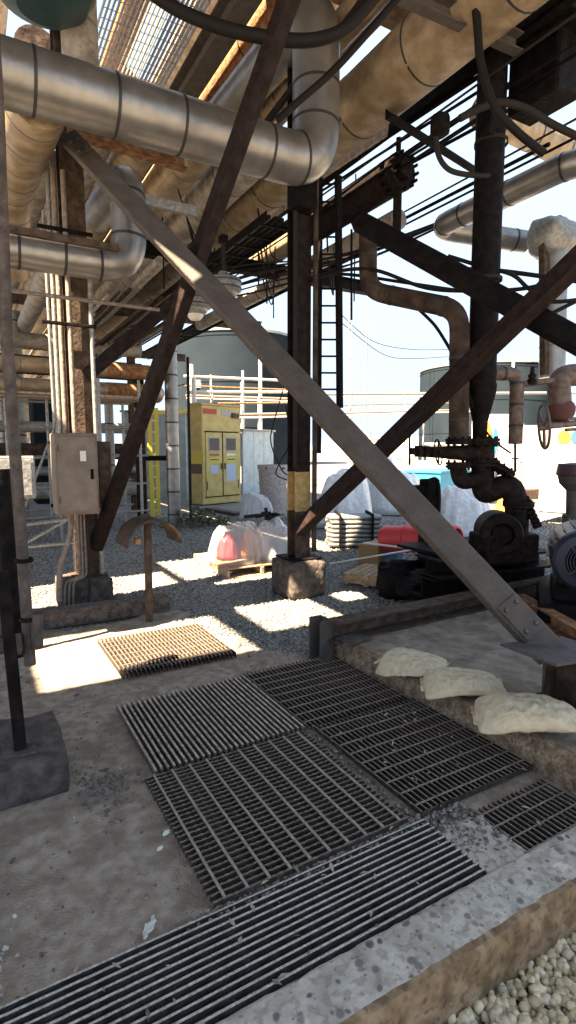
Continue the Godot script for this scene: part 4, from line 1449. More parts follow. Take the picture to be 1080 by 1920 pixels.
func build_pump_area():
	pillow("folded tan sandbag farthest from the curb, drooping over the slab edge", Vector3(2.29, 0.175, -2.47), 0.38, 0.31, 0.085, -1.15, 61, 0.9)
	pillow("tan sandbag in the middle of the three on the slab edge", Vector3(2.29, 0.185, -2.07), 0.41, 0.27, 0.11, -0.72, 62, 0.55)
	pillow("plump pale sandbag nearest the right edge of the picture", Vector3(2.26, 0.19, -1.63), 0.48, 0.27, 0.15, -0.74, 63, 0.35)
	# steel edging of the bay
	beam("bay_edging", "dark channel edging along the back of the pump bay", Vector3(2.12, 0.232, -3.16), Vector3(6.6, 0.232, -3.30), channel2(0.14, 0.15, 0.014), M.column_brown)
	beam("bay_edging", "short upright channel closing the corner of the bay edging", Vector3(2.15, -0.04, -3.20), Vector3(2.15, 0.30, -3.20), channel2(0.1, 0.15, 0.012), M.brace_grey, Vector3(0, 0, -1))
	beam("bay_edging", "flat plate lying at the bay corner by the first sandbag", Vector3(2.17, 0.172, -3.02), Vector3(2.36, 0.176, -3.04), rect2(0.16, 0.02, 0.004), M.footing)
	beam("bay_edging", "rusty channel on the slab in front of the blue motor", Vector3(3.982, 0.22, -2.947), Vector3(3.54, 0.22, -2.061), channel2(0.1, 0.13, 0.012), M.rust)
	# blue motor, fan end towards us
	var mc := Vector3(3.93, 0.666, -2.416)
	var ax := Vector3(-0.80, 0.02, 0.60)
	var t := thing("electric_motor", "dark blue electric motor with round slotted fan cover at the right edge", "motor", mc - Vector3(0, 0.34, 0))
	var st := mb()
	lathe(st, [[0.235, -0.75], [0.235, -0.02], [0.225, 0.02], [0.20, 0.05], [0.14, 0.062]], mc, ax, 36)
	part(t, "fan_cover", st, M.motor_blue)
	st = mb()
	lathe(st, [[0.14, 0.060], [0.0, 0.060]], mc - ax.normalized() * 0.012, ax, 30)
	part(t, "fan_recess", st, M.black_steel)
	for k in 6:
		st = mb()
		var rr := 0.022 + 0.021 * k
		var pts := []
		var f := frame_of(ax)
		for i in 25:
			pts.append(mc + f.z * 0.060 + (f.x * cos(TAU * i / 24.0) + f.y * sin(TAU * i / 24.0)) * rr)
		tube(st, pts, 0.0045, 6, false)
		part(t, "guard_ring", st, M.motor_blue)
	for k in 4:
		st = mb()
		var f := frame_of(ax)
		var an := TAU * k / 4.0 + 0.78
		tube(st, [mc + f.z * 0.058, mc + f.z * 0.06 + (f.x * cos(an) + f.y * sin(an)) * 0.15], 0.009, 6)
		part(t, "guard_spoke", st, M.motor_blue)
	for k in 20:
		st = mb()
		var f := frame_of(ax)
		var an := TAU * k / 20.0
		var o := f.x * cos(an) + f.y * sin(an)
		box(st, mc + o * 0.245 - f.z * 0.40, Vector3(0.008, 0.03, 0.56), 0.002, Basis(o.cross(f.z), o, f.z))
		part(t, "cooling_fin", st, M.motor_blue)
	st = mb()
	box(st, mc + Vector3(0.30, -0.29, -0.22), Vector3(0.42, 0.12, 0.5), 0.01, Basis(UPV, -0.93))
	part(t, "foot", st, M.black_steel)
	t = thing("motor_plinth", "black steel plinth under the blue motor", "plinth", mc - Vector3(-0.1, 0.6, 0.3))
	st = mb()
	box(st, mc + Vector3(0.30, -0.47, -0.22), Vector3(0.62, 0.25, 0.8), 0.012, Basis(UPV, -0.93))
	part(t, "plinth", st, M.black_steel)
	# dark hooded post right edge
	t = thing("hooded_post", "grey stanchion with a dark maroon cap at the right edge", "post", Vector3(5.835, 0.694, -3.803))
	st = mb()
	var hp := Vector3(5.855, 0.724, -3.792)
	lathe(st, [[0.0, 0.62], [0.17, 0.60], [0.19, 0.48], [0.18, 0.47]], hp, UPV, 24)
	part(t, "cap", st, plain("maroon", lin(0.045, 0.012, 0.022), 0.5))
	st = mb()
	lathe(st, [[0.175, 0.48], [0.15, 0.38], [0.075, 0.30], [0.065, 0.04], [0.10, 0.03], [0.10, -0.6]], hp, UPV, 24)
	part(t, "stanchion", st, M.brace_grey)
	# tall black riser with reducer
	t = thing("black_riser", "tall thick black riser narrowing to a valve, right of centre", "riser", Vector3(4.156, 1.549, -3.612))
	var r0 := Vector3(4.129, 2.084, -3.628)
	st = mb()
	tube(st, [r0, Vector3(r0.x - 0.02, 5.2, r0.z)], 0.125, 28)
	part(t, "shell", st, M.black_steel)
	st = mb()
	lathe(st, [[0.135, 0.0], [0.13, -0.08], [0.07, -0.34], [0.065, -0.50]], r0, UPV, 26)
	part(t, "reducer", st, M.black_steel)
	for y in [3.0, 4.15]:
		st = mb()
		ring_band(st, Vector3(r0.x, y, r0.z), UPV, 0.135, 0.03, 0.008, 26)
		part(t, "band", st, M.cable_grey)
	st = mb()
	box(st, Vector3(r0.x - 0.10, 4.25, r0.z + 0.06), Vector3(0.1, 0.2, 0.1), 0.01)
	part(t, "bracket", st, M.black_steel)
	# discharge valve assembly below it
	var v0 := Vector3(4.119, 1.451, -3.576)
	t = thing("gate_valve", "black gate valve with flanges and a side handwheel below the tall riser", "valve", v0)
	flange(t, Vector3(4.115, 1.559, -3.578), UPV, 0.155, 0.028, M.valve)
	flange(t, Vector3(4.122, 1.363, -3.574), UPV, 0.155, 0.028, M.valve)
	st = mb()
	tube(st, [Vector3(4.115, 1.568, -3.578), Vector3(4.129, 1.18, -3.57)], 0.105, 20)
	part(t, "body", st, M.valve)
	flange(t, Vector3(3.886, 1.558, -3.652), UPV, 0.12, 0.026, M.valve)
	flange(t, Vector3(3.892, 1.345, -3.648), UPV, 0.12, 0.026, M.valve)
	st = mb()
	tube(st, [Vector3(4.074, 1.451, -3.567), Vector3(3.662, 1.462, -3.722), Vector3(3.439, 1.472, -3.793)], [0.085, 0.05, 0.03], 14)
	part(t, "bonnet", st, M.valve)
	handwheel(t, "handwheel", Vector3(3.655, 1.462, -3.669), Vector3(0.5, 0.15, 0.85), 0.115, M.valve, 4)
	st = mb()
	tube(st, [Vector3(3.428, 1.604, -3.799), Vector3(3.433, 1.348, -3.796)], 0.010, 8)
	part(t, "lever", st, M.valve)
	for u in [0, 1, 2]:
		st = mb()
		box(st, (Vector3(3.501, 1.472, -3.757)).lerp(Vector3(3.628, 1.462, -3.707), u / 2.0), Vector3(0.05, 0.10, 0.07), 0.006)
		part(t, "packing_nut", st, M.valve)
	# discharge pipe: up, across and down
	pipe("weathered pipe stepping across and down left of the tall black riser", [Vector3(3.511, 3.647, -4.558), Vector3(3.519, 3.046, -4.553), Vector3(3.896, 2.735, -3.704), Vector3(3.886, 1.539, -3.652)], 0.088, M.jacket_brown, 0.2, [0.55], M.band_dark, {"name": "process_pipe", "sides": 22})
	# elbow from the valve to the pump
	t = thing("process_pump", "black process pump with curved inlet casting on the pump bay plinth", "pump", Vector3(4.381, 0.244, -3.426))
	st = mb()
	tube(st, bend([Vector3(4.129, 1.18, -3.57), Vector3(4.145, 1.081, -3.561), Vector3(4.34, 1.182, -3.415), Vector3(4.377, 0.912, -3.371), Vector3(4.376, 0.712, -3.371)], 0.14, 6), 0.105, 20)
	part(t, "inlet_elbow", st, M.valve)
	st = mb()
	tube(st, bend([Vector3(3.884, 1.33, -3.653), Vector3(3.914, 1.183, -3.636), Vector3(4.087, 1.232, -3.537)], 0.12, 6), 0.075, 16)
	part(t, "bypass_elbow", st, M.valve)
	flange(t, Vector3(4.233, 1.306, -3.453), Vector3(0.4, 0.7, 0.2), 0.13, 0.024, M.valve)
	flange(t, Vector3(4.382, 0.986, -3.368), UPV, 0.14, 0.024, M.valve)
	flange(t, Vector3(4.367, 0.621, -3.376), UPV, 0.16, 0.026, M.valve)
	var pc := Vector3(4.122, 0.735, -3.344)
	st = mb()
	lathe(st, [[0.0, 0.06], [0.10, 0.06], [0.105, 0.10], [0.17, 0.10], [0.19, 0.05], [0.19, -0.25], [0.12, -0.30], [0.0, -0.30]], pc, Vector3(-0.62, 0, 0.78), 26)
	part(t, "casing", st, M.valve)
	st = mb()
	lathe(st, [[0.09, 0.101], [0.09, 0.02], [0.0, 0.02]], pc, Vector3(-0.62, 0, 0.78), 22)
	part(t, "suction_mouth", st, M.black_steel)
	st = mb()
	box(st, pc + Vector3(0.12, -0.14, -0.06), Vector3(0.52, 0.26, 0.34), 0.015, Basis(UPV, -0.3))
	part(t, "support", st, M.valve)
	for k in 7:
		st = mb()
		var p: Vector3 = (Vector3(4.392, 1.04, -3.304)).lerp(Vector3(4.456, 0.801, -3.21), k / 6.0)
		lathe(st, [[0.0, 0.03], [0.024, 0.03], [0.024, -0.04], [0.0, -0.04]], p, Vector3(0.8, 0.3, 0.4), 6)
		part(t, "petcock", st, M.valve)
	# skid under the pump
	t = thing("pump_skid", "black steel skid beams under the process pump", "skid", Vector3(4.508, 0.16, -3.883))
	for e in [[Vector3(3.458, 0.46, -3.571), Vector3(4.751, 0.46, -3.394), 0.16], [Vector3(3.468, 0.26, -3.641), Vector3(5.058, 0.26, -3.543), 0.2]]:
		st = mb()
		prism(st, ibeam2(0.36, e[2], 0.02), e[0], e[1])
		part(t, "skid_beam", st, M.black_steel)
	st = mb()
	box(st, (Vector3(3.458, 0.46, -3.571)).lerp(Vector3(4.751, 0.46, -3.394), 0.5) + Vector3(0, 0.10, -0.25), Vector3(1.1, 0.03, 0.7), 0.004, Basis(UPV, -0.02))
	part(t, "skid_plate", st, M.black_steel)
	# lumpy black machine left of the skid
	t = thing("gearbox_block", "black lumpy machine base behind the long grey brace", "machine", Vector3(3.891, 0, -4.319))
	st = mb()
	blob(st, Vector3(3.794, 0.162, -4.28), Vector3(0.22, 0.2, 0.22), Basis(UPV, 0.3), noise_of(71, 0.08, 3), 0.3, 1.5, 22, 14, 0.6)
	part(t, "base", st, M.black_steel)
	st = mb()
	blob(st, Vector3(3.81, 0.154, -3.926), Vector3(0.28, 0.11, 0.18), Basis(UPV, -0.1), noise_of(72, 0.08, 3), 0.25, 1.5, 22, 14, 0.5)
	part(t, "front_casting", st, M.black_steel)
	# black upright machine with hose
	t = thing("lubricator_post", "black upright lubricator with a drooping hose behind the grey brace", "machine", Vector3(4.037, 0.19, -4.141))
	st = mb()
	box(st, Vector3(4.024, 0.69, -4.149), Vector3(0.15, 1.0, 0.15), 0.01)
	part(t, "body", st, M.black_steel)
	st = mb()
	box(st, Vector3(3.93, 1.082, -4.203), Vector3(0.24, 0.09, 0.14), 0.015)
	part(t, "head", st, M.valve)
	st = mb()
	tube(st, curve([Vector3(3.962, 1.171, -4.126), Vector3(4.045, 1.193, -4.079), Vector3(4.077, 1.048, -4.061), Vector3(4.076, 0.724, -4.061), Vector3(4.079, 0.642, -4.06)]), 0.016, 10)
	part(t, "hose", st, M.cable)
	# brown elbow pipe with handwheel valve, right edge
	var ge := "pipe fittings at the right edge"
	t = thing("elbow_valve", "brown elbow and valve with a large handwheel at the right edge", "valve", Vector3(4.907, 1.805, -3.413), ge)
	st = mb()
	tube(st, bend([Vector3(5.382, 2.22, -3.256), Vector3(4.961, 2.188, -3.439), Vector3(4.947, 1.896, -3.39)], 0.16, 8), 0.105, 22)
	part(t, "elbow", st, M.valve_brown)
	st = mb()
	blob(st, Vector3(4.958, 1.856, -3.383), Vector3(0.125, 0.125, 0.125), Basis.IDENTITY, noise_of(73, 0.06, 2), 0.12, 1.0, 20, 12)
	part(t, "body", st, plain("oxide_red", lin(0.10, 0.035, 0.03), 0.75))
	handwheel(t, "handwheel", Vector3(4.644, 1.697, -3.333), Vector3(0.75, 0.1, 0.66), 0.205, M.valve_brown, 3)
	st = mb()
	tube(st, [Vector3(4.644, 1.697, -3.333), Vector3(5.273, 1.749, -3.318)], 0.03, 10)
	part(t, "stem", st, M.valve_brown)
	for v in [0, 1]:
		st = mb()
		tube(st, [(Vector3(4.914, 1.77, -3.294)) + UPV * (-0.1 * v), (Vector3(5.271, 1.79, -3.32)) + UPV * (-0.1 * v)], 0.016, 8)
		part(t, "yoke_bolt", st, M.valve_brown)
	# slim pipe hanging left of it
	pipe("slim dusty pipe hooked over beside the tall black riser", [Vector3(4.3, 2.193, -3.645), Vector3(4.537, 2.2, -3.567), Vector3(4.504, 1.54, -3.528)], 0.065, M.valve_brown, 0.12, [0.2], M.band_dark, {"name": "process_pipe", "sides": 18, "group": ge})
	t = thing("drain_tail", "thin drain tail below the slim hooked pipe", "pipe", Vector3(4.512, 1.349, -3.524))
	st = mb()
	tube(st, [Vector3(4.503, 1.55, -3.529), Vector3(4.515, 1.273, -3.522)], 0.012, 8)
	part(t, "tube", st, M.valve)
	st = mb()
	box(st, Vector3(4.51, 1.399, -3.525), Vector3(0.09, 0.015, 0.02), 0.003)
	part(t, "tee_handle", st, M.valve)
	t = thing("small_valve", "small black needle valve between the hooked pipe and the elbow", "valve", Vector3(4.649, 2.126, -3.503))
	st = mb()
	lathe(st, [[0.0, 0.0], [0.045, 0.0], [0.045, 0.05], [0.03, 0.06], [0.04, 0.09], [0.022, 0.11], [0.018, 0.17], [0.0, 0.17]], Vector3(4.66, 2.091, -3.497), UPV, 14)
	part(t, "body", st, M.valve)
	handwheel(t, "handwheel", Vector3(4.651, 2.293, -3.502), UPV, 0.055, M.valve, 4)
	st = mb()
	tube(st, [Vector3(4.55, 2.091, -3.559), Vector3(4.913, 2.147, -3.409)], 0.028, 12)
	part(t, "nipple", st, M.valve_brown)
	# ladder hanging from the rack
	t = thing("hanging_ladder", "dark steel ladder hanging beside the central column", "ladder", Vector3(3.571, 1.938, -5.1))
	for e in [[Vector3(3.539, 4.342, -5.118), Vector3(3.576, 1.938, -5.097), 0.065], [Vector3(3.432, 4.548, -5.295), Vector3(3.434, 1.44, -5.293), 0.035]]:
		st = mb()
		prism(st, rect2(e[2], 0.05, 0.003), e[0], e[1], Vector3(0, 0, -1))
		part(t, "stile", st, M.black_steel)
	for k in 13:
		st = mb()
		var v := k / 12.0
		tube(st, [(Vector3(3.422, 4.298, -5.277)).lerp(Vector3(3.43, 2.148, -5.273), v), (Vector3(3.539, 4.262, -5.118)).lerp(Vector3(3.574, 2.139, -5.098), v)], 0.011, 8)
		part(t, "rung", st, M.black_steel)
	rod("hanging_rod", "thin rod with a socket hanging right of the ladder", "rod", [Vector3(3.667, 3.808, -5.045), Vector3(3.677, 2.876, -5.039)], 0.012, M.black_steel)

# ---------------------------------------------------------------- cables and conduits
func cable(label: String, pts: Array, r: float, m: Material, n := "cable", group := "", cat := "cable"):
	var st := mb()
	tube(st, curve(pts, 7), r, 9)
	return one(n, label, cat, st, m, group)

func build_cables():
	cable("thick black hose sagging across the top edge in front of the silver elbow", [Vector3(1.097, 4.509, -3.924), Vector3(1.332, 4.333, -3.789), Vector3(1.631, 4.209, -3.618), Vector3(1.978, 4.166, -3.454), Vector3(2.202, 4.195, -3.348), Vector3(2.354, 4.286, -3.262), Vector3(2.562, 4.547, -3.142)], 0.042, M.cable)
	cable("black hose dropping from the top edge beside the grey channel", [Vector3(3.42, 4.927, -3.227), Vector3(3.455, 4.605, -3.207), Vector3(3.488, 4.35, -3.188), Vector3(3.589, 4.054, -3.13), Vector3(3.777, 3.908, -3.08), Vector3(4.012, 3.772, -3.003)], 0.031, M.cable)
	cable("black hose arching right from the top of the tall black riser", [Vector3(3.66, 4.191, -3.551), Vector3(3.802, 4.269, -3.469), Vector3(3.952, 4.313, -3.383), Vector3(4.125, 4.269, -3.284), Vector3(4.34, 4.138, -3.161), Vector3(4.614, 4.003, -3.004)], 0.03, M.cable_grey)
	cable("dark cable rising from the silver elbow to the top edge", [Vector3(2.094, 3.878, -3.813), Vector3(2.229, 4.005, -3.736), Vector3(2.451, 4.216, -3.552), Vector3(2.787, 4.632, -3.244)], 0.026, M.cable)
	cable("second dark cable rising behind the silver elbow to the top edge", [Vector3(2.389, 4.249, -4.855), Vector3(2.664, 4.666, -4.466), Vector3(2.904, 4.99, -4.099), Vector3(3.029, 5.193, -3.912)], 0.03, M.cable)
	var cg := "black cables slung across the sky at the right"
	var R := [
		[[Vector3(2.982, 3.127, -5.207), Vector3(3.254, 3.243, -4.82), Vector3(3.5, 3.212, -4.449), Vector3(3.81, 2.988, -4.041), Vector3(4.087, 2.91, -3.652), Vector3(4.33, 2.887, -3.282), Vector3(4.534, 2.993, -2.935)], 0.018, "black cable slung from the cable tray across the tall riser, lowest"],
		[[Vector3(3.129, 3.263, -5.237), Vector3(3.404, 3.262, -4.849), Vector3(3.838, 3.122, -4.371), Vector3(4.191, 2.991, -3.938), Vector3(4.335, 2.961, -3.625)], 0.016, "black cable slung from the cable tray toward the tall riser, straightest"],
		[[Vector3(3.449, 3.585, -4.478), Vector3(3.696, 3.404, -4.221), Vector3(4.021, 3.18, -3.92), Vector3(4.248, 3.081, -3.56), Vector3(4.73, 2.923, -3.053)], 0.02, "black cable slung high across the tall riser"],
		[[Vector3(3.902, 3.242, -3.873), Vector3(4.101, 3.117, -3.644), Vector3(4.249, 3.019, -3.444), Vector3(4.376, 2.906, -3.371), Vector3(4.456, 2.767, -3.21), Vector3(4.737, 2.789, -3.049)], 0.018, "black cable looping low past the crossing of the dark braces"],
		[[Vector3(4.462, 2.655, -3.207), Vector3(4.579, 2.722, -3.139), Vector3(4.775, 2.834, -3.028)], 0.018, "short black cable curling at the right edge below the crossing"],
		[[Vector3(3.889, 2.843, -4.226), Vector3(3.992, 2.682, -4.109), Vector3(4.064, 2.496, -4.011), Vector3(4.101, 2.421, -3.989)], 0.016, "thin black cable drooping below the stepped process pipe"],
		[[Vector3(3.995, 1.983, -3.647), Vector3(4.088, 1.743, -3.594), Vector3(4.2, 1.573, -3.529), Vector3(4.346, 1.451, -3.446)], 0.010, "thin grey cable hanging between the tall riser and the hooked pipe"]]
	for e in R:
		cable(e[2], e[0], e[1], M.cable, "cable", cg)
	# bundle falling left from the cable tray
	var bg := "cable bundle sweeping down to the left under the rack"
	for k in 8:
		var o := k * 5.0
		var w := 0.010 + 0.003 * (k % 3)
		var b0 := Vector3(3.05 + 0.10 * k, 3.85 - 0.05 * (k % 4), -7.1)
		cable("black cable of the bundle sweeping down left under the pendant lamps, strand %s" % ["one", "two", "three", "four", "five", "six", "seven", "eight"][k], [Vector3(5.1 + 0.05 * k, 4.2 + 0.02 * k, -5.0), Vector3(4.3 + 0.05 * k, 3.92 + 0.03 * (k % 3), -6.0), b0, Vector3(2.5 + 0.09 * k, 3.42 + 0.03 * k, -8.0), Vector3(2.0 + 0.05 * k, 3.0 + 0.06 * k, -9.2)], w, M.cable if k % 2 else M.cable_grey, "cable", bg)
	for k in 9:
		var sa := 2.3 + 0.26 * k
		var sb := 6.6 + 0.5 * (k % 4)
		var dr := 0.25 + 0.12 * (k % 3)
		cable("loose black cable drooping in a loop below the rack pipes", [Vector3(sa, 4.5, -sb), Vector3(sa + 0.25, 4.5 - dr, -sb - 0.3), Vector3(sa + 0.6, 4.42 - dr * 1.2, -sb - 0.7), Vector3(sa + 0.9, 4.55, -sb - 1.2)], 0.009 + 0.002 * (k % 3), M.cable, "cable", "loose cables drooping below the rack")
	for k in 7:
		var ha := 2.0 + 0.55 * k
		var hb := 7.2 + 0.8 * (k % 3)
		rod("pipe_hanger", "thin hanger rod dropping from the rack above", "hanger", [Vector3(ha, 5.6, -hb), Vector3(ha, 3.75, -hb)], 0.011, M.black_steel, 0.06, "hanger rods below the rack")
	# thin wires beside the central column
	cable("thin wire looping beside the yellow band of the central column", [Vector3(2.938, 2.119, -5.232), Vector3(2.853, 1.783, -5.28), Vector3(2.823, 1.557, -5.298), Vector3(2.873, 1.275, -5.154), Vector3(2.902, 1.207, -5.022)], 0.007, M.cable)
	cable("second thin wire crossing down to the yellow band of the central column", [Vector3(2.913, 1.944, -5.131), Vector3(2.942, 1.556, -5.114), Vector3(2.854, 1.343, -5.165), Vector3(2.824, 1.219, -5.182), Vector3(2.873, 1.168, -5.039)], 0.007, M.cable)
	# conduits along the rack against the sky
	var sg := "thin conduits along the rack against the sky"
	var S := [[Vector3(4.273, 4.85, -2.912), Vector3(4.033, 4.85, -6.755), 0.022, "thin conduit along the rack against the sky, uppermost"], [Vector3(4.703, 4.7, -3.447), Vector3(4.307, 4.7, -7.212), 0.018, "thin conduit along the rack against the sky, second from the top"],
		[Vector3(4.449, 4.9, -4.067), Vector3(4.23, 4.9, -7.308), 0.016, "thin conduit along the rack against the sky, third from the top"], [Vector3(5.095, 4.45, -3.76), Vector3(5.062, 4.45, -6.449), 0.02, "thin conduit crossing behind the doubled silver pipe"],
		[Vector3(4.515, 4.75, -4.536), Vector3(4.326, 4.75, -8.622), 0.014, "thinnest conduit along the rack above the flanged cylinder"], [Vector3(4.7, 4.3, -5.777), Vector3(4.618, 4.3, -7.729), 0.016, "thin conduit below the flanged cylinder"]]
	for e in S:
		rod("rack_conduit", e[3], "conduit", [e[0], e[1]], e[2], M.black_steel, 0.06, sg)
	for k in 8:
		var ca := 4.0 + 0.16 * k + rng.randf_range(-0.03, 0.03)
		var cy := 4.62 + rng.randf_range(-0.22, 0.5)
		rod("rack_conduit", "thin dark conduit in the close bundle running back along the rack" , "conduit", [Vector3(ca, cy, -0.6), Vector3(ca + rng.randf_range(-0.05, 0.05), cy + rng.randf_range(-0.04, 0.04), -rng.randf_range(9.0, 20.0))], rng.randf_range(0.008, 0.016), M.black_steel if k % 3 else M.cable_grey, 0.06, "close bundle of rack conduits")
	for k in 12:
		var ca := 1.9 + 0.16 * k
		var cy := 3.72 + 0.06 * (k % 4)
		rod("rack_conduit", "thin dusty conduit low under the tan rack pipes", "conduit", [Vector3(ca, cy, -8.6), Vector3(ca, cy, -24.0)], rng.randf_range(0.014, 0.034), M.jacket_brown if k % 3 else M.jacket_dull, 0.06, "low conduits under the tan rack pipes")
	for e in [[3.35, 4.18, "ladder type cable tray under the rack behind the pendant lamps"], [4.95, 4.35, "ladder type cable tray high behind the hanging ladder"]]:
		var tr := thing("cable_tray", e[2], "cable tray", Vector3(e[0], e[1], -9.0))
		for sx in [-1.0, 1.0]:
			var s1 := mb()
			box(s1, Vector3(e[0] + 0.2 * sx, e[1], -12.0), Vector3(0.02, 0.09, 12.0), 0.003)
			part(tr, "side_rail", s1, M.black_steel)
		for k in 30:
			var s2 := mb()
			box(s2, Vector3(e[0], e[1] - 0.03, -6.2 - 0.39 * k), Vector3(0.38, 0.02, 0.03), 0.002)
			part(tr, "rung", s2, M.black_steel)
		for k in 4:
			var s3 := mb()
			tube(s3, [Vector3(e[0] - 0.14 + 0.09 * k, e[1] + 0.01, -6.05), Vector3(e[0] - 0.13 + 0.09 * k, e[1] + 0.01, -17.9)], 0.026, 8)
			part(tr, "tray_cable", s3, M.cable)
	# small junction box with its flexible tail
	var t := thing("junction_box", "small dark round junction box with a curved tail against the sky", "junction box", Vector3(3.593, 4.171, -3.704))
	var st := mb()
	lathe(st, [[0.0, 0.08], [0.075, 0.08], [0.08, 0.06], [0.08, -0.05], [0.04, -0.08], [0.0, -0.08]], Vector3(3.593, 4.18, -3.704), UPV, 16)
	part(t, "body", st, M.black_steel)
	st = mb()
	tube(st, curve([Vector3(3.567, 4.129, -3.719), Vector3(3.587, 3.961, -3.708), Vector3(3.669, 3.843, -3.661), Vector3(3.857, 3.823, -3.61), Vector3(4.076, 3.838, -3.543)]), 0.022, 10)
	part(t, "tail", st, M.cable_grey)

# ---------------------------------------------------------------- yard
func pallet(label: String, c: Vector3, l: float, w: float, turn: float):
	var t := thing("wooden_pallet", label, "pallet", c, "wooden pallets on the gravel")
	t.rotation.y = turn
	var st := mb()
	box(st, Vector3.ZERO, Vector3(l, 0.018, w / 8.5), 0.003)
	var slat := st.commit()
	for k in 7:
		lpart(t, "slat", slat, M.wood, Vector3(0, 0.119, -w * 0.5 + w / 14.0 + w / 7.0 * k))
	for k in 3:
		lpart(t, "slat", slat, M.wood, Vector3(0, 0.010, (k - 1) * w * 0.44))
	st = mb()
	box(st, Vector3.ZERO, Vector3(0.04, 0.09, w), 0.003)
	var bearer := st.commit()
	for k in 3:
		lpart(t, "bearer", bearer, M.wood, Vector3((k - 1) * (l * 0.5 - 0.025), 0.0645, 0))

# sheeting thrown over a heap: rounded top, folds that deepen towards the hem
func sheet_pile(n: String, label: String, cat: String, c: Vector3, s: Vector3, sd: int, m: Material, fold := 0.10, lobes := 11, group := "", turn := 0.0):
	var st := mb()
	var ns := noise_of(sd, 0.06, 3)
	var bs := Basis(UPV, turn)
	var g := []
	var nu := 72
	var nv := 26
	for j in nv + 1:
		var t := float(j) / nv
		var row := []
		for i in nu:
			var an := TAU * i / nu
			var d := Vector2(cos(an), sin(an))
			var w := an * lobes / 2.0 + 2.2 * ns.get_noise_2d(d.x * 14.0 + sd, d.y * 14.0)
			var f := pow(absf(sin(w)), 0.6) - 0.6
			var r := pow(t, 0.62) * (1.0 + fold * f * t * t + 0.16 * ns.get_noise_2d(d.x * 16.0, d.y * 16.0 + 40.0))
			var y := pow(maxf(0.0, 1.0 - pow(t, 2.6)), 0.75) * (1.0 + 0.22 * ns.get_noise_2d(d.x * t * 22.0, d.y * t * 22.0 + 90.0)) + 0.03 * absf(f) * (1.0 - t)
			row.append(c + bs * Vector3(d.x * r * s.x, maxf(-0.02, y * s.y * 1.7), d.y * r * s.z))
		g.append(row)
	smooth_grid(st, g, true)
	return one(n, label, cat, st, m, group)

func upright(label: String, base: Vector3, h: float, r: float, m: Material, bands := 0.5, n := "upright_pipe", group := ""):
	return pipe(label, [base, base + UPV * h], r, m, 0.1, [bands], M.band_dark, {"name": n, "sides": 16, "group": group, "band_w": 0.03})

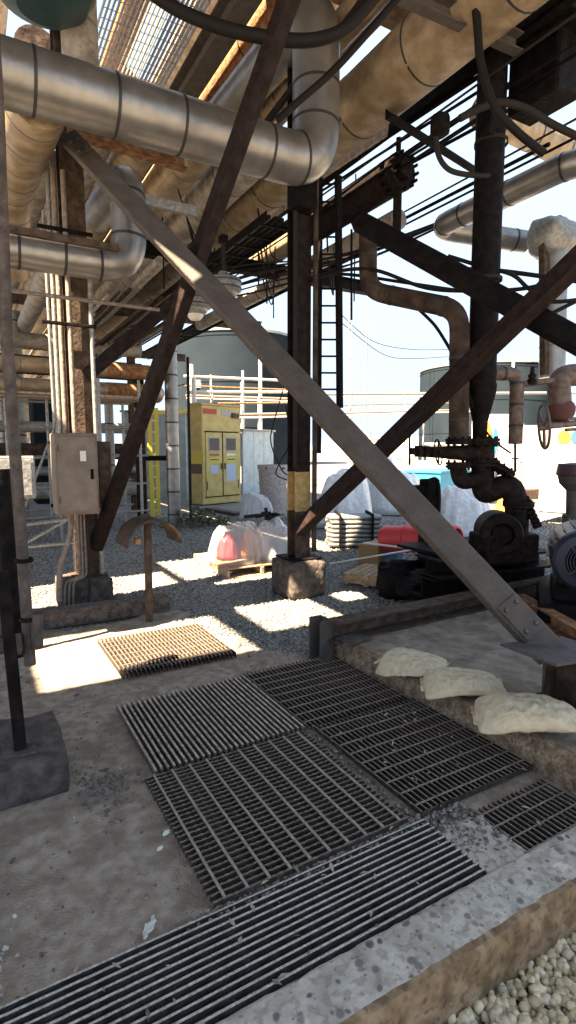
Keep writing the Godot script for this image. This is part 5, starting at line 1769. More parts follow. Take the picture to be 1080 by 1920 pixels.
func build_yard():
	pallet("sunlit wooden pallet under the plastic wrapped bundle left of the central footing", Vector3(3.0, -0.028, -6.4), 0.95, 1.1, 0.0)
	pallet("small wooden pallet on shaded gravel in front of the cardboard box", Vector3(3.926, 0, -4.838), 0.62, 0.55, 0.5)
	# wrapped goods on the sunny pallet
	var wg := "plastic wrapped goods on the sunlit pallet"
	sheet_pile("plastic_bundle", "crumpled clear plastic bundle gleaming on the sunlit pallet", "plastic bundle", Vector3(2.86, 0.11, -6.25), Vector3(0.36, 0.27, 0.34), 81, M.plastic_film, 0.16, 15, wg)
	sheet_pile("plastic_bundle", "pink red wrapped ball at the left of the sunlit pallet", "plastic bundle", Vector3(2.794, 0.11, -6.409), Vector3(0.14, 0.17, 0.14), 82, M.plastic_red, 0.05, 7, wg)
	sheet_pile("plastic_bundle", "orange wrapped ball behind the gleaming plastic bundle", "plastic bundle", Vector3(3.10, 0.11, -6.35), Vector3(0.17, 0.21, 0.17), 83, M.plastic_orange, 0.05, 7, wg)
	sheet_pile("plastic_bundle", "cloudy box of wrapped goods touching the central footing", "plastic bundle", Vector3(3.28, 0.115, -6.1), Vector3(0.22, 0.29, 0.32), 84, M.plastic_film, 0.08, 9, wg)
	var t := thing("pipe_offcuts", "dark heap of short pipe offcuts on the wrapped goods", "offcuts", Vector3(3.3, 0.62, -6.2))
	for k in 12:
		var st := mb()
		var c := Vector3(3.2 + rng.randf_range(-0.14, 0.2), 0.60 + rng.randf_range(0.0, 0.07), -6.2 + rng.randf_range(-0.2, 0.15))
		var d := Vector3(rng.randf_range(-1, 1), rng.randf_range(-0.25, 0.25), rng.randf_range(-1, 1)).normalized() * 0.09
		tube(st, [c - d, c + d], 0.022, 10)
		part(t, "offcut", st, M.cable_grey)
	# bagged rubbish and bin by the cabinet
	sheet_pile("plastic_bag", "full pale plastic bag on the ground beside the yellow cabinet", "plastic bag", Vector3(5.29, 0, -10.571), Vector3(0.36, 0.30, 0.34), 85, M.plastic_film, 0.14, 13)
	t = thing("waste_bin", "tall pinkish grey waste bin behind the wire loops", "bin", Vector3(6.053, 0, -11.266))
	var bc := Vector3(6.053, 0, -11.266)
	var st := mb()
	lathe(st, [[0.0, 0.0], [0.27, 0.0], [0.34, 1.02], [0.36, 1.02], [0.36, 1.12], [0.33, 1.12], [0.33, 1.0], [0.25, 0.05]], bc, UPV, 24)
	part(t, "tub", st, M.bin_grey)
	for h in [0.35, 0.7]:
		st = mb()
		ring_band(st, bc + UPV * h, UPV, 0.27 + 0.07 * h, 0.04, 0.012, 24)
		part(t, "rib", st, M.bin_grey)
	st = mb()
	tube(st, [bc + Vector3(-0.3, 1.05, 0.2), bc + Vector3(0.1, 1.05, 0.36)], 0.02, 8)
	part(t, "handle", st, M.cable_grey)
	# yellow cabinet
	build_cabinet()
	beam("loose_plank", "grey plank lying on the ground in front of the yellow cabinet", Vector3(5.059, 0, -12.744), Vector3(5.234, 0, -11.376), rect2(0.22, 0.09, 0.006), M.brace_grey)
	# tall pipes and platform at the far left
	upright("tall banded pale pipe standing left of the yellow cabinet", Vector3(3.475, -0.03, -10.621), 3.75, 0.125, M.jacket, 0.45)
	upright("dark upright pipe behind the half pipe stand", Vector3(2.931, -0.03, -10.932), 2.9, 0.10, M.brace_brown, 3.0)
	upright("silver upright pipe behind the brown brace", Vector3(2.415, -0.03, -11.228), 2.5, 0.085, M.galvanised, 0.8)
	upright("thin silver upright pipe at the far left behind the scaffolding", Vector3(2.136, -0.03, -10.961), 2.6, 0.05, M.galvanised, 0.8)
	upright("thin dark upright with clips left of the yellow cabinet", Vector3(4.046, -0.03, -11.243), 3.4, 0.03, M.cable_grey, 0.3)
	rod("cross_tie", "dark steel tie between the dark upright and the banded pipe", "rod", [Vector3(2.78, 1.301, -11.084), Vector3(3.603, 1.301, -10.613)], 0.05, M.black_steel)
	for e in [[741.0, 2.0, "lower tan and rusty pipe crossing far left", 352.0], [708.0, 2.3, "upper tan and rusty pipe crossing far left", 346.0]]:
		var y: float = 1.5 + (840.0 - e[0]) / 1040.0 * 10.6
		var a: Vector3 = Vector3(-2.0, y, -10.1)
		var b := Vector3(3.05, y, -10.1)
		t = pipe(e[2], [a, b, b + Vector3(0.25, 0.0, -0.9)], 0.125, M.jacket_tan, 0.2, [0.8], M.band_steel, {"group": "tan pipes crossing at the far left"})
		st = mb()
		tube(st, [Vector3(2.15, y, -10.1), Vector3(2.9, y, -10.1)], 0.129, 22)
		part(t, "rusted_length", st, M.rust)
	# yellow access ladder
	t = thing("yellow_ladder", "yellow ladder with a short platform rail behind the dark upright", "ladder", Vector3(3.384, 0, -11.663))
	for e in [[Vector3(3.385, 2.201, -11.89), Vector3(3.401, -0.002, -11.881)], [Vector3(3.576, 2.361, -12.011), Vector3(3.572, 0.033, -12.014)]]:
		st = mb()
		prism(st, rect2(0.09, 0.05, 0.004), e[0], e[1], Vector3(0, 0, -1))
		part(t, "stile", st, M.yellow_paint)
	for k in 9:
		st = mb()
		tube(st, [(Vector3(3.392, 2.066, -11.886)).lerp(Vector3(3.404, 0.115, -11.879), k / 8.0), (Vector3(3.569, 2.099, -12.015)).lerp(Vector3(3.574, 0.152, -12.012), k / 8.0)], 0.018, 8)
		part(t, "rung", st, M.yellow_paint)
	st = mb()
	prism(st, rect2(0.09, 0.09, 0.004), Vector3(3.325, 2.241, -12.04), Vector3(4.313, 2.319, -12.05))
	part(t, "platform_rail", st, M.yellow_paint)
	# sheds behind
	shed("pale blue shed wall right of the yellow cabinet", Vector3(7.846, 0, -16.738), Vector3(9.515, 0, -17.706), 2.1, M.shed_blue)
	shed("pale blue grey cladding between the yellow ladder and the banded pipe", Vector3(4.098, -0.296, -17.243), Vector3(5.768, -0.263, -16.287), 2.6, M.shed_blue)
	# scaffolding at the left
	build_scaffold()
	build_right_yard()

func shed(label: String, p: Vector3, q: Vector3, h: float, m: Material):
	p.y = -0.03
	q.y = -0.03
	var t := thing("metal_shed", label, "shed", (p + q) * 0.5, "sheds behind the yard")
	var d := (q - p)
	var f := frame_of(d)
	var n := maxi(2, int(d.length() / 0.55))
	for k in n:
		var st := mb()
		var c := p + d * ((k + 0.5) / n) + UPV * h * 0.5
		box(st, c, Vector3(0.05, h, d.length() / n - 0.012), 0.006, f)
		part(t, "panel", st, m)
	var st := mb()
	box(st, p + d * 0.5 + UPV * (h + 0.03) - f.x * (0.9 if f.x.z > 0.0 else -0.9), Vector3(2.0, 0.06, d.length() + 0.1), 0.01, f)
	part(t, "roof", st, M.galvanised)
	st = mb()
	box(st, p + d * 0.5 + UPV * h * 0.5 - f.x * (1.6 if f.x.z > 0.0 else -1.6), Vector3(0.05, h, d.length()), 0.006, f)
	part(t, "back_wall", st, m)

func build_cabinet():
	var p := Vector3(5.309, 0, -13.785)
	var q := Vector3(6.617, 0, -14.228)
	var w := p.distance_to(q)
	var t := thing("yellow_cabinet", "tall yellow two door safety cabinet at the back of the yard", "cabinet", (p + q) * 0.5)
	var d := (q - p).normalized()
	t.basis = Basis(d, UPV, d.cross(UPV))
	var H := 2.62
	var D := 0.55
	var B := func(parent: Node3D, n: String, c: Vector3, s: Vector3, m: Material, bv := 0.006) -> MeshInstance3D:
		var st := mb()
		box(st, Vector3.ZERO, s, bv)
		return lpart(parent, n, st.commit(), m, c)
	B.call(t, "carcass", Vector3(0, H * 0.5, -D * 0.5), Vector3(w, H, D), M.cabinet_yellow, 0.015)
	B.call(t, "roof_cap", Vector3(0, H + 0.02, -D * 0.5), Vector3(w + 0.06, 0.04, D + 0.06), M.cabinet_yellow)
	B.call(t, "title_strip", Vector3(-w * 0.30, H - 0.16, 0.004), Vector3(w * 0.34, 0.14, 0.008), M.label_red, 0.001)
	B.call(t, "hazard_sticker", Vector3(w * 0.12, H - 0.18, 0.004), Vector3(w * 0.26, 0.16, 0.008), M.bin_grey, 0.001)
	B.call(t, "vent_hood", Vector3(w * 0.34, H - 0.24, 0.03), Vector3(w * 0.18, 0.14, 0.06), M.brace_grey)
	B.call(t, "side_label", Vector3(-w * 0.5 - 0.004, 1.25, -D * 0.45), Vector3(0.008, 0.35, 0.6), M.yellow_paint, 0.001)
	B.call(t, "side_sign", Vector3(-w * 0.5 - 0.004, 0.95, -D * 0.5), Vector3(0.008, 0.26, 0.5), M.label_ink, 0.001)
	B.call(t, "head_trim", Vector3(0, 1.93, 0.012), Vector3(w * 0.88, 0.03, 0.024), M.brace_brown)
	B.call(t, "sill_trim", Vector3(0, 0.20, 0.012), Vector3(w * 0.88, 0.03, 0.024), M.brace_brown)
	for s in [-1.0, 1.0]:
		var door: MeshInstance3D = B.call(t, "door", Vector3(s * w * 0.218, 1.06, 0.014), Vector3(w * 0.41, 1.70, 0.028), M.cabinet_yellow, 0.008)
		B.call(door, "window_frame", Vector3(0, 0.54, 0.016), Vector3(w * 0.30, 0.38, 0.012), M.bin_grey)
		B.call(door, "window_pane", Vector3(0, 0.54, 0.024), Vector3(w * 0.25, 0.32, 0.006), M.glass_dark, 0.001)
		B.call(door, "red_label", Vector3(0, 0.26, 0.017), Vector3(w * 0.24, 0.05, 0.004), M.label_red if s < 0 else M.white, 0.001)
		B.call(door, "warning_label", Vector3(0, 0.12, 0.017), Vector3(w * 0.26, 0.13, 0.004), M.yellow_paint, 0.001)
		B.call(door, "warning_text", Vector3(0, 0.13, 0.020), Vector3(w * 0.21, 0.035, 0.003), M.label_ink, 0.001)
		B.call(door, "notice_sheet", Vector3(0.0, -0.13 if s < 0 else -0.22, 0.017), Vector3(w * (0.19 if s < 0 else 0.25), 0.22 if s < 0 else 0.48, 0.004), M.label_blue, 0.001)
		B.call(door, "hinge", Vector3(s * w * 0.19, -0.55, 0.02), Vector3(0.03, 0.22, 0.02), M.brace_grey)
		B.call(door, "handle", Vector3(-s * w * 0.17, -0.05, 0.03), Vector3(0.03, 0.16, 0.03), M.brace_grey)
	B.call(t, "centre_gap", Vector3(0, 1.06, 0.010), Vector3(0.035, 1.70, 0.02), M.brace_brown)

func build_scaffold():
	var t := thing("scaffold", "thin tube scaffolding against bright light at the far left", "scaffold", Vector3(1.177, 0, -11.271))
	var st := mb()
	for i in 4:
		for k in 2:
			st = mb()
			var p := Vector3(0.55 + 0.62 * i, -0.03, -9.0 - 1.1 * k)
			tube(st, [p, p + UPV * 2.6], 0.024, 8)
			part(t, "standard", st, M.galvanised)
	for h in [0.45, 0.9, 1.35, 1.8, 2.25]:
		for k in 2:
			st = mb()
			tube(st, [Vector3(0.4, h, -9.03 - 1.1 * k), Vector3(2.55, h + 0.03, -9.03 - 1.1 * k)], 0.020, 8)
			part(t, "ledger", st, M.galvanised)
	for i in 3:
		st = mb()
		tube(st, [Vector3(0.55 + 0.62 * i, 0.3, -9.0), Vector3(1.17 + 0.62 * i, 1.9, -9.02)], 0.018, 8)
		part(t, "diagonal", st, M.galvanised)
	for k in 4:
		st = mb()
		box(st, Vector3(1.45, 2.30 , -9.1 - 0.26 * k), Vector3(2.2, 0.035, 0.23), 0.004)
		part(t, "board", st, M.wood)
	# low trestle in front
	t = thing("pipe_trestle", "low grey pipe trestle behind the left edge poles", "trestle", Vector3(0.5, 0, -6.6))
	for e in [[Vector3(-0.3, 0.62, -6.6), Vector3(1.05, 0.70, -6.7)], [Vector3(-0.3, 0.42, -6.6), Vector3(1.05, 0.42, -6.7)], [Vector3(0.4, 0.42, -6.65), Vector3(0.95, 0.70, -6.7)], [Vector3(1.0, -0.03, -6.7), Vector3(1.0, 0.72, -6.7)], [Vector3(0.35, -0.03, -6.65), Vector3(0.35, 0.68, -6.65)]]:
		st = mb()
		tube(st, e, 0.022, 8)
		part(t, "tube", st, M.galvanised)
	# distant process equipment filling the gaps under the rack
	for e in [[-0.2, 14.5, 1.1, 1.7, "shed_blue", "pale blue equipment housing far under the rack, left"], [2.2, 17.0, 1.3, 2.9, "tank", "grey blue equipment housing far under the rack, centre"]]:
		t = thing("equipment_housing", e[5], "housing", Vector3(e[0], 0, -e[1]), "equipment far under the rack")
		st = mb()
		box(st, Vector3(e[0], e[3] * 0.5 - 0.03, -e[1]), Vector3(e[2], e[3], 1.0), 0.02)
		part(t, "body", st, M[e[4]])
		st = mb()
		box(st, Vector3(e[0], e[3], -e[1]), Vector3(e[2] + 0.08, 0.06, 1.08), 0.01)
		part(t, "lid", st, M.galvanised)
		for k in 3:
			st = mb()
			box(st, Vector3(e[0] - e[2] * 0.3 + e[2] * 0.3 * k, e[3] * 0.55, -e[1] + 0.505), Vector3(e[2] * 0.24, e[3] * 0.6, 0.02), 0.005)
			part(t, "panel", st, M[e[4]])
	t = thing("pipe_manifold", "stack of dusty horizontal pipes far under the rack behind the scaffolding", "pipes", Vector3(1.0, 0, -13.0))
	for e in [[0.55, 0.16, "jacket_dull"], [1.0, 0.10, "galvanised"], [1.42, 0.19, "jacket_brown"], [1.95, 0.12, "jacket_dull"], [3.25, 0.2, "jacket_brown"], [3.75, 0.16, "jacket_dull"]]:
		st = mb()
		tube(st, [Vector3(-6.0, e[0], -13.0), Vector3(3.6, e[0], -13.2)], e[1], 14)
		part(t, "line", st, M[e[2]])
	for a in [-4.0, -1.0, 1.9, 3.4]:
		st = mb()
		prism(st, ibeam2(0.16, 0.16), Vector3(a, -0.03, -13.3), Vector3(a, 4.4, -13.3), Vector3(0, 0, -1))
		part(t, "stand", st, M.column_brown)
	shed("long dull shed closing the view far under the rack", Vector3(-9.0, 0, -21.0), Vector3(3.2, 0, -23.0), 3.4, M.slab)
	var vg := "far uprights under the rack"
	for e in [[0.2, 12.6, 0.10, "pale upright far under the rack beside the scaffolding"], [1.0, 13.4, 0.12, "grey upright far under the rack, behind the scaffolding"], [3.0, 16.0, 0.14, "grey upright far under the rack, behind the ladder"], [0.9, 17.5, 0.12, "farthest grey upright under the rack at left"]]:
		upright(e[3], Vector3(e[0], -0.03, -e[1]), 4.4, e[2], M.galvanised, 1.2, "upright_pipe", vg)

func build_right_yard():
	# bundle of tubes in the gravel
	var t := thing("tube_bundle", "strapped bundle of grey green tubes on the gravel", "tube bundle", Vector3(4.876, 0, -6.596))
	var c := Vector3(5.109, 0, -6.884)
	var d := Vector3(0.84, 0.0, 0.40).normalized()
	var sd := Vector3(-0.40, 0, 0.84).normalized()
	var st: SurfaceTool
	for j in 7:
		for i in 6:
			st = mb()
			var o := c + sd * (i * 0.075 - 0.2) + UPV * (0.04 + j * 0.068)
			var l := 0.40 + rng.randf_range(-0.03, 0.03)
			tube(st, [o - d * l, o + d * l], 0.031, 10)
			part(t, "tube", st, M.galvanised)
	for s in [-0.25, 0.25]:
		st = mb()
		box(st, c + d * s + UPV * 0.26, Vector3(0.02, 0.52, 0.56), 0.004, Basis(d, UPV, d.cross(UPV)))
		part(t, "strap", st, M.black_steel)
	sheet_pile("plastic_sheet", "blue white plastic draped over the tube bundle", "plastic sheet", Vector3(5.309, 0.25, -7.262), Vector3(0.34, 0.11, 0.3), 86, M.plastic_film, 0.12, 9)
	# white wrapped piles behind
	var wg := "white plastic covered piles behind the tube bundle"
	sheet_pile("covered_pile", "white plastic covered pile behind the foot of the dark brace", "covered pile", Vector3(6.308, 0, -8.751), Vector3(0.62, 0.62, 0.5), 87, M.plastic_white, 0.14, 13, wg, 0.3)
	sheet_pile("covered_pile", "big white plastic sheet heaped left of the process pump", "covered pile", Vector3(7.017, 0, -6.497), Vector3(0.55, 0.50, 0.42), 88, M.plastic_white, 0.16, 11, wg, -0.3)
	sheet_pile("covered_pile", "white plastic covered pile under the blue tarpaulin", "covered pile", Vector3(8.699, 0, -9.999), Vector3(0.75, 0.55, 0.6), 89, M.plastic_white, 0.14, 15, wg, 0.2)
	sheet_pile("covered_pile", "pale covered pile high behind the crossing of the dark braces", "covered pile", Vector3(8.962, 0, -11.229), Vector3(0.8, 0.8, 0.7), 90, M.plastic_white, 0.14, 13, wg, 0.7)
	# red roll, box and rods
	t = thing("red_drum", "red plastic drum lying on its side behind the grey brace", "drum", Vector3(4.674, 0.383, -4.929))
	var ra := Vector3(4.49, 0.366, -5.38)
	var rb := Vector3(4.747, 0.469, -4.426)
	st = mb()
	lathe(st, [[0.0, 0.0], [0.155, 0.0], [0.165, 0.02], [0.165, ra.distance_to(rb) - 0.02], [0.15, ra.distance_to(rb)], [0.13, ra.distance_to(rb)], [0.12, ra.distance_to(rb) - 0.12], [0.0, ra.distance_to(rb) - 0.12]], ra, rb - ra, 28)
	part(t, "shell", st, M.red)
	for k in [0.33, 0.66]:
		st = mb()
		ring_band(st, ra.lerp(rb, k), rb - ra, 0.165, 0.03, 0.008, 28)
		part(t, "hoop", st, M.red)
	t = thing("cardboard_box", "brown cardboard box with a blue side behind the small pallet", "box", Vector3(4.427, 0, -5.471))
	st = mb()
	box(st, Vector3(4.458, 0.162, -5.514), Vector3(0.36, 0.26, 0.3), 0.006, Basis(UPV, 0.3))
	part(t, "carton", st, M.cardboard)
	st = mb()
	box(st, Vector3(4.537, 0.15, -5.295), Vector3(0.16, 0.18, 0.22), 0.006, Basis(UPV, 0.3))
	part(t, "blue_side", st, M.blue)
	var rg := "pale rods lying across the boxes"
	rod("pale_rod", "long pale rod pointing left over the gravel", "rod", [Vector3(3.717, 0.108, -5.477), Vector3(4.251, 0.407, -4.48)], 0.010, M.white, 0.06, rg)
	rod("pale_rod", "pale rod lying over the red drum toward the pump", "rod", [Vector3(4.205, 0.491, -4.045), Vector3(4.408, 0.614, -3.468)], 0.012, M.white, 0.06, rg)
	rod("pale_rod", "short pale rod on the cardboard box", "rod", [Vector3(4.257, 0.311, -5.513), Vector3(4.426, 0.334, -4.84)], 0.014, M.white, 0.06, rg)
	# bright small things behind the pump
	t = thing("safety_marker", "small bright orange and red cone behind the process pump", "cone", Vector3(11.013, 0, -8.931))
	var oc := Vector3(11.035, 0, -8.918)
	st = mb()
	lathe(st, [[0.26, 0.0], [0.26, 0.04], [0.16, 0.05], [0.06, 0.50], [0.0, 0.50]], oc, UPV, 20)
	part(t, "cone", st, M.orange)
	st = mb()
	box(st, oc + Vector3(0.02, 0.62, 0), Vector3(0.34, 0.26, 0.05), 0.01, Basis(Vector3(0, 0, 1), 0.15))
	part(t, "flag", st, M.red)
	t = thing("blue_skip", "bright blue low container behind the white piles", "container", Vector3(13.473, 0, -13.516))
	st = mb()
	var bc := Vector3(13.503, 0, -13.498)
	box(st, bc + UPV * 0.35, Vector3(2.4, 0.75, 1.2), 0.02, Basis(UPV, 0.35))
	part(t, "body", st, M.blue_bright)
	st = mb()
	box(st, bc + UPV * 0.76, Vector3(2.5, 0.08, 1.3), 0.01, Basis(UPV, 0.35))
	part(t, "rim", st, M.blue_bright)
	st = mb()
	box(st, Vector3(10.719, 0.564, -7.114), Vector3(1.1, 0.75, 0.7), 0.03, Basis(UPV, 0.3))
	one("concrete_block", "pale concrete block in the sun behind the hooded post", "block", st, M.far_pale)
	for e in [[Vector3(14.183, 0, -10.853), Vector3(16.213, 0, -10.756), "brown timber lying in the sun behind the process pump"]]:
		beam("loose_plank", e[2], e[0] + UPV * 0.12, e[1] + UPV * 0.12, rect2(0.3, 0.3, 0.02), M.column_brown)
	sheet_pile("rubble_heap", "pale rubble heap in the sun left of the process pump", "rubble", Vector3(12.487, 0, -10.866), Vector3(0.8, 0.34, 0.5), 91, M.slab, 0.05, 7)

# ---------------------------------------------------------------- far
func build_far():
	# storage tanks
	for e in [[Vector3(23.572, 0, -51.36), 5.4, 52.0, 0.186, "grey blue storage tank rising behind the yellow cabinet"], [Vector3(70.128, 0, -60.841), 8.0, 75.0, 0.128, "distant grey storage tank behind the tall black riser"]]:
		var dir: Vector3 = e[0]
		dir.y = 0.0
		dir = dir.normalized()
		var c: Vector3 = dir * e[2]
		c.y = -0.1
		var h: float = 1.6 + e[3] * e[2]
		var t := thing("storage_tank", e[4], "tank", c, "storage tanks beyond the yard")
		var st := mb()
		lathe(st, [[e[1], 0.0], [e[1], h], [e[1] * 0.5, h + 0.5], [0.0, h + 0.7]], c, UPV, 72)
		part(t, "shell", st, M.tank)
		for k in 3:
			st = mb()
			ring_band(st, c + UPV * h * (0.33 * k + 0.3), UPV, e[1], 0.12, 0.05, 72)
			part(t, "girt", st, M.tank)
		st = mb()
		tube(st, [c - dir.rotated(UPV, 0.35) * (e[1] + 0.2), c - dir.rotated(UPV, 0.35) * (e[1] + 0.2) + UPV * h], 0.16, 8)
		part(t, "downpipe", st, M.far_pale)
		st = mb()
		ring_band(st, c + UPV * (h - 0.05), UPV, e[1], 0.2, 0.1, 72)
		part(t, "top_rim", st, M.galvanised)
		if e[2] < 60.0:
			st = mb()
			box(st, c - dir.rotated(UPV, -0.62) * (e[1] + 0.05) + UPV * 6.9, Vector3(1.3, 0.6, 0.1), 0.01, Basis(UPV, atan2(-dir.x, -dir.z)))
			part(t, "sign", st, M.white)
	# pale sunlit rails and racks behind the cabinet
	var k := 0
	var where := ["nearest", "middle", "farthest"]
	for e in [[Vector3(6.825, 3.47, -19.139), Vector3(11.294, 3.667, -18.884), 0.0], [Vector3(8.105, 4.53, -23.016), Vector3(13.559, 4.542, -22.197), 1.0], [Vector3(17.37, 4.177, -24.623), Vector3(26.377, 4.628, -24.075), 2.0]]:
		var t := thing("pipe_trestle", "sunlit pale pipe trestle beyond the yard, %s" % where[k], "trestle", Vector3(e[0].x, 0, e[0].z), "pale trestles beyond the yard")
		k += 1
		for j in 4:
			var st := mb()
			var o: Vector3 = UPV * (j * -0.42 + (0.3 if j == 3 else 0.0)) + (e[1] - e[0]).cross(UPV).normalized() * 0.15 * j
			tube(st, [e[0] + o, e[1] + o], 0.035 if j % 2 else 0.055, 10)
			part(t, "line", st, [M.far_pale, M.rust, M.conduit, M.far_pale][j])
		for j in 5:
			var st := mb()
			var p: Vector3 = e[0].lerp(e[1], [0.06, 0.21, 0.47, 0.62, 0.93][j])
			tube(st, [Vector3(p.x, -0.03, p.z), p + UPV * [0.5, 0.1, 0.35, -0.2, 0.45][j]], [0.09, 0.04, 0.06, 0.035, 0.1][j], 8)
			part(t, "post", st, M.far_pale)
	# pale low buildings in full sun
	var nb := 0
	var names := ["pale low building in full sun beyond the dark brace", "pale wide building in full sun behind the tall riser", "pale low building in full sun at the right edge", "pale block building behind the blue container"]
	for e in [[Vector3(44.557, 0, -57.085), 7.0, 2.6, 5.0], [Vector3(70.306, 0, -73.389), 12.0, 3.6, 6.0], [Vector3(51.369, 0, -35.44), 9.0, 3.0, 4.0], [Vector3(30.364, 0, -27.952), 5.0, 1.7, 3.0]]:
		var t := thing("low_building", names[nb], "building", e[0], "pale low buildings beyond the yard")
		nb += 1
		var c: Vector3 = e[0]
		var bs := Basis(UPV, atan2(-c.x, -c.z))
		var st := mb()
		box(st, c + UPV * e[2] * 0.5, Vector3(e[1], e[2], e[3]), 0.03, bs)
		part(t, "wall", st, M.far_pale)
		st = mb()
		box(st, c + UPV * (e[2] + 0.08), Vector3(e[1] + 0.3, 0.16, e[3] + 0.3), 0.02, bs)
		part(t, "roof", st, M.shed_blue)
		for j in 5:
			st = mb()
			var p: Vector3 = c + bs * Vector3(e[1] * (-0.38 + 0.19 * j), 0, e[3] * 0.5 + 0.02) + UPV * e[2] * (0.58 if j % 2 else 0.42)
			box(st, p, Vector3(e[1] * 0.09, e[2] * (0.3 if j % 2 else 0.7), 0.05), 0.01, bs)
			part(t, "window" if j % 2 else "door", st, M.shed_blue if j % 2 else M.bin_grey)
	# long bridge pipe across the bright background
	rod("bridge_pipe", "long straight pipe across the bright background right of the ladder", "pipe", [Vector3(14.2, 3.965, -21.829), Vector3(29.907, 4.427, -17.444)], 0.07, M.galvanised)
	# banner on the far fence at the right
	var t := thing("far_banner", "white banner with coloured roundels on the far fence at the right", "banner", Vector3(15.643, 1.339, -10.632))
	var bc := Vector3(15.718, 1.532, -10.589)
	var bs := Basis(UPV, -0.5)
	var st := mb()
	box(st, bc + UPV * 0.1, Vector3(2.6, 1.1, 0.04), 0.005, bs)
	part(t, "cloth", st, M.bin_grey)
	st = mb()
	box(st, bc + bs * Vector3(0.2, -0.22, 0.025), Vector3(1.7, 0.34, 0.01), 0.001, bs)
	part(t, "text_strip", st, M.white)
	for j in 9:
		st = mb()
		box(st, bc + bs * Vector3(-0.52 + 0.17 * j, -0.22, 0.034), Vector3(0.11, 0.17, 0.008), 0.001, bs)
		part(t, "letter", st, M.bin_grey)
	for e in [[0.1, "orange"], [0.5, "blue"]]:
		st = mb()
		lathe(st, [[0.0, 0.0], [0.2, 0.0], [0.2, -0.02]], bc + bs * Vector3(e[0] - 0.1, 0.3, 0.04), bs.z, 20)
		part(t, "roundel", st, M[e[1]])
	for j in 2:
		st = mb()
		tube(st, [bc + bs * Vector3(-1.25 + 2.5 * j, -2.2, -0.04), bc + bs * Vector3(-1.25 + 2.5 * j, 0.7, -0.04)], 0.04, 8)
		part(t, "post", st, M.galvanised)
	t = thing("flag_board", "white board with an orange and blue flame mark behind the valve", "board", Vector3(12.225, 0.928, -10.284))
	st = mb()
	box(st, Vector3(12.199, 1.642, -10.299), Vector3(1.1, 1.5, 0.05), 0.01, Basis(UPV, -0.5))
	part(t, "panel", st, M.white)
	st = mb()
	blob(st, Vector3(12.02, 1.951, -10.287), Vector3(0.09, 0.22, 0.02), Basis(UPV, -0.5), noise_of(97, 0.05, 2), 0.2, 1.0, 14, 9)
	part(t, "orange_mark", st, M.orange)
	st = mb()
	blob(st, Vector3(12.19, 1.698, -10.19), Vector3(0.08, 0.32, 0.02), Basis(UPV, -0.5), noise_of(98, 0.05, 2), 0.2, 1.0, 14, 9)
	part(t, "blue_mark", st, M.blue_bright)
	for j in 2:
		st = mb()
		tube(st, [(Vector3(12.028, 1.643, -10.455)) + Vector3(0.6 * j, -1.6, 0), (Vector3(12.028, 1.643, -10.455)) + Vector3(0.6 * j, 0.5, 0)], 0.04, 8)
		part(t, "post", st, M.galvanised)
	# pole with wires in the haze
	t = thing("utility_pole", "thin utility pole with crossed arms far off in the bright sky", "pole", Vector3(37.246, 3.767, -47.812))
	st = mb()
	var up := Vector3(37.002, 14.002, -47.952)
	tube(st, [Vector3(up.x, 0, up.z), up], 0.09, 8)
	part(t, "mast", st, M.galvanised)
	for s in [-1.0, 1.0]:
		st = mb()
		tube(st, [up - UPV * 1.4, up + Vector3(0.87 * s, 0.3, 0.5 * s)], 0.06, 8)
		part(t, "arm", st, M.galvanised)
	for e in [[Vector3(28.883, 13.045, -41.078), Vector3(36.352, 12.271, -46.019), Vector3(43.765, 12.512, -48.688), Vector3(52.418, 13.544, -50.647), "far thin wire sagging in the bright sky, upper"], [Vector3(28.889, 12.37, -41.074), Vector3(38.602, 11.276, -47.035), Vector3(45.693, 11.831, -49.889), Vector3(53.941, 13.034, -52.079), "far thin wire sagging in the bright sky, lower"]]:
		cable(e[4], [e[0], e[1], e[2], e[3]], 0.035, M.cable_grey, "overhead_wire", "overhead wires far off", "wire")
	# lattice mast
	t = thing("lattice_mast", "pale lattice mast rising far off right of the ladder", "mast", Vector3((Vector3(23.741, 3.012, -32.499)).x, 0, (Vector3(23.741, 3.012, -32.499)).z))
	for s in [-1.0, 1.0]:
		st = mb()
		tube(st, [(Vector3(23.76, 1.31, -32.488)) + Vector3(0.18 * s, 0, 0), (Vector3(23.643, 11.812, -32.555)) + Vector3(0.12 * s, 0, 0)], 0.035, 6)
		part(t, "leg", st, M.galvanised)
	for j in 16:
		st = mb()
		var p: Vector3 = (Vector3(23.76, 1.31, -32.488)).lerp(Vector3(23.643, 11.812, -32.555), j / 15.0)
		tube(st, [p + Vector3(-0.17, 0, 0), p + Vector3(0.17, 0.3, 0)], 0.03, 6)
		part(t, "lacing", st, M.galvanised)

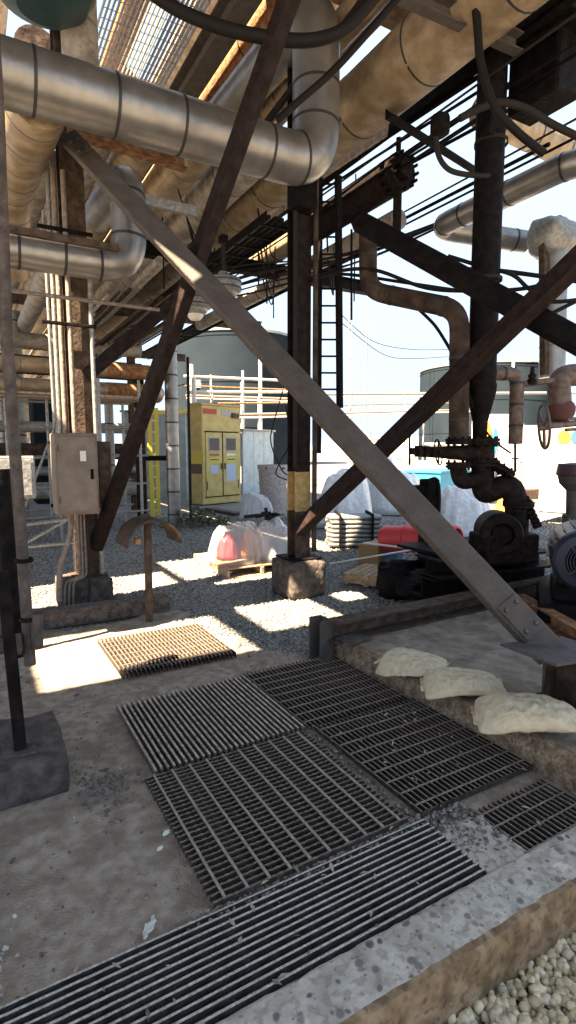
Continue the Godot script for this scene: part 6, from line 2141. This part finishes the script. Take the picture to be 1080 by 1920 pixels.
# ---------------------------------------------------------------- litter
func build_debris():
	var clod := [stone_mesh(21, 8, 6), stone_mesh(22, 8, 6)]
	var xs := [[], []]
	var cs := [[], []]
	for i in 6000:
		var a := rng.randf_range(-1.2, 2.2)
		var b := rng.randf_range(1.5, 4.9)
		var cl := pad_n.get_noise_2d(a * 20.0, b * 20.0)
		if rng.randf() > 0.25 + 0.9 * maxf(0.0, cl):
			continue
		if a > 0.58 and a < 2.2 and b > 1.5 and b < 3.2:
			continue
		var s := rng.randf_range(0.002, 0.006) * (2.2 if rng.randf() < 0.06 else 1.0)
		xs[i % 2].append(Transform3D(rand_basis(s), Vector3(a, pad_y(a, b) + s * 0.3, -b)))
		var v := rng.randf_range(0.08, 0.26)
		if rng.randf() < 0.08:
			v = rng.randf_range(0.4, 0.6)
		cs[i % 2].append(Color(v, v * 0.92, v * 0.82))
	for i in 260:
		var an := rng.randf() * TAU
		var q := Vector2(0.42, 2.42) + Vector2(cos(an), sin(an)) * absf(rng.randfn(0.0, 0.09))
		if q.x < 0.32:
			continue
		var s := rng.randf_range(0.003, 0.011)
		xs[i % 2].append(Transform3D(rand_basis(s), Vector3(q.x, pad_y(q.x, q.y) + s * 0.25, -q.y)))
		var v := rng.randf_range(0.10, 0.22)
		cs[i % 2].append(Color(v, v * 0.9, v * 0.82))
	for i in 500:
		var q := Vector2(rng.randf_range(-0.9, 0.05), rng.randf_range(1.55, 1.9))
		if rng.randf() > 0.8 - absf(q.y - 1.6) * 2.0:
			continue
		var s := rng.randf_range(0.004, 0.010)
		xs[i % 2].append(Transform3D(rand_basis(s), Vector3(q.x, pad_y(q.x, q.y) + s * 0.3, -q.y)))
		var v := rng.randf_range(0.25, 0.6)
		cs[i % 2].append(Color(v, v * 0.97, v * 0.92))
	for i in 900:
		# crumbs caught along the trench lip and between the gratings
		var q := Vector2(rng.randf_range(0.5, 1.7), 1.53 + rng.randfn(0.0, 0.012)) if i % 3 else Vector2(1.47 + rng.randfn(0.0, 0.02), rng.randf_range(1.5, 3.2))
		if i % 5 == 0:
			q = Vector2(rng.randf_range(1.5, 1.72), rng.randf_range(1.3, 1.55))
		var s := rng.randf_range(0.003, 0.010)
		xs[i % 2].append(Transform3D(rand_basis(s), Vector3(q.x, 0.012 + s * 0.3, -q.y)))
		var v := rng.randf_range(0.06, 0.3)
		cs[i % 2].append(Color(v, v * 0.92, v * 0.84))
	for k in 2:
		scatter("dirt_crumbs", ["loose dirt crumbs strewn over the dirt floor", "small clods and chips strewn round the gratings"][k], clod[k], xs[k], cs[k], M.stone)
	# pale scrap on the floor
	var st := mb()
	var g := []
	var ns := noise_of(55, 0.2, 3)
	var c := Vector3(0.404, 0.012, -1.574)
	for j in 6:
		var row := []
		for i in 10:
			var u := i / 9.0 * 2.0 - 1.0
			var v := j / 5.0 * 2.0 - 1.0
			var p := Vector3(u * 0.045, 0.008 + 0.008 * ns.get_noise_2d(u * 12.0, v * 12.0), v * 0.014 * (1.2 - absf(u)) + 0.01 * ns.get_noise_2d(u * 14.0, 33.0))
			row.append(c + Basis(UPV, 0.95) * p)
		g.append(row)
	smooth_grid(st, g, false)
	one("paper_scrap", "pale torn scrap on the dirt floor before the trench grate", "scrap", st, M.paper)
	var e2 := [[Vector3(0.581, 0.02, -1.963), 0.012, "small white pebble left of the serrated grating"], [Vector3(0.535, 0.02, -1.893), 0.009, "smaller white pebble left of the serrated grating"]]
	for e in e2:
		st = mb()
		blob(st, e[0], Vector3(e[1] * 1.4, e[1] * 0.7, e[1]), Basis(UPV, 0.4), noise_of(57, 0.1, 2), 0.3, 1.0, 12, 8)
		one("pebble", e[2], "pebble", st, M.paper)
	# dry leaves and twigs caught in the trench grate
	var lm := mb()
	tri(lm, Vector3(-1, 0, 0), Vector3(0.1, 0.25, 0.32), Vector3(1, 0.1, 0), UPV)
	tri(lm, Vector3(-1, 0, 0), Vector3(0.1, 0.2, -0.34), Vector3(1, 0.1, 0), UPV)
	var lmesh := lm.commit()
	var lx := []
	var lc := []
	for i in 260:
		var q := Vector2(rng.randf_range(-1.2, 1.75), rng.randf_range(1.2, 1.54)) if i < 190 else Vector2(rng.randf_range(1.5, 2.15), rng.randf_range(1.2, 2.3))
		var s := rng.randf_range(0.008, 0.022)
		lx.append(Transform3D(rand_basis(s), Vector3(q.x, (0.030 if i % 3 == 0 else -0.02) if q.y < 1.53 else 0.038, -q.y)))
		var v := rng.randf_range(0.10, 0.42)
		lc.append(Color(v, v * 0.88, v * 0.70))
	scatter("leaf_litter", "dry leaf bits and twigs caught in the trench grate", lmesh, lx, lc, M.stone)
	# weeds at the banded pipe
	lx = []
	lc = []
	var wc := Vector3(3.814, 0, -10.18)
	for i in 420:
		var o := Vector3(rng.randfn(0, 0.32), rng.randf_range(0.0, 0.34), rng.randfn(0, 0.3))
		lx.append(Transform3D(Basis.from_euler(Vector3(rng.randf_range(-1.2, 1.2), rng.randf() * TAU, rng.randf_range(-1.2, 1.2))).scaled(Vector3.ONE * rng.randf_range(0.03, 0.08)), wc + o * Vector3(1, 1.0 - minf(0.8, o.x * o.x * 3.0), 1)))
		var v := rng.randf_range(0.05, 0.12)
		lc.append(Color(v * 0.9, v, v * 0.45))
	scatter("weeds", "dry green weeds growing at the foot of the banded pipe", lmesh, lx, lc, M.stone)
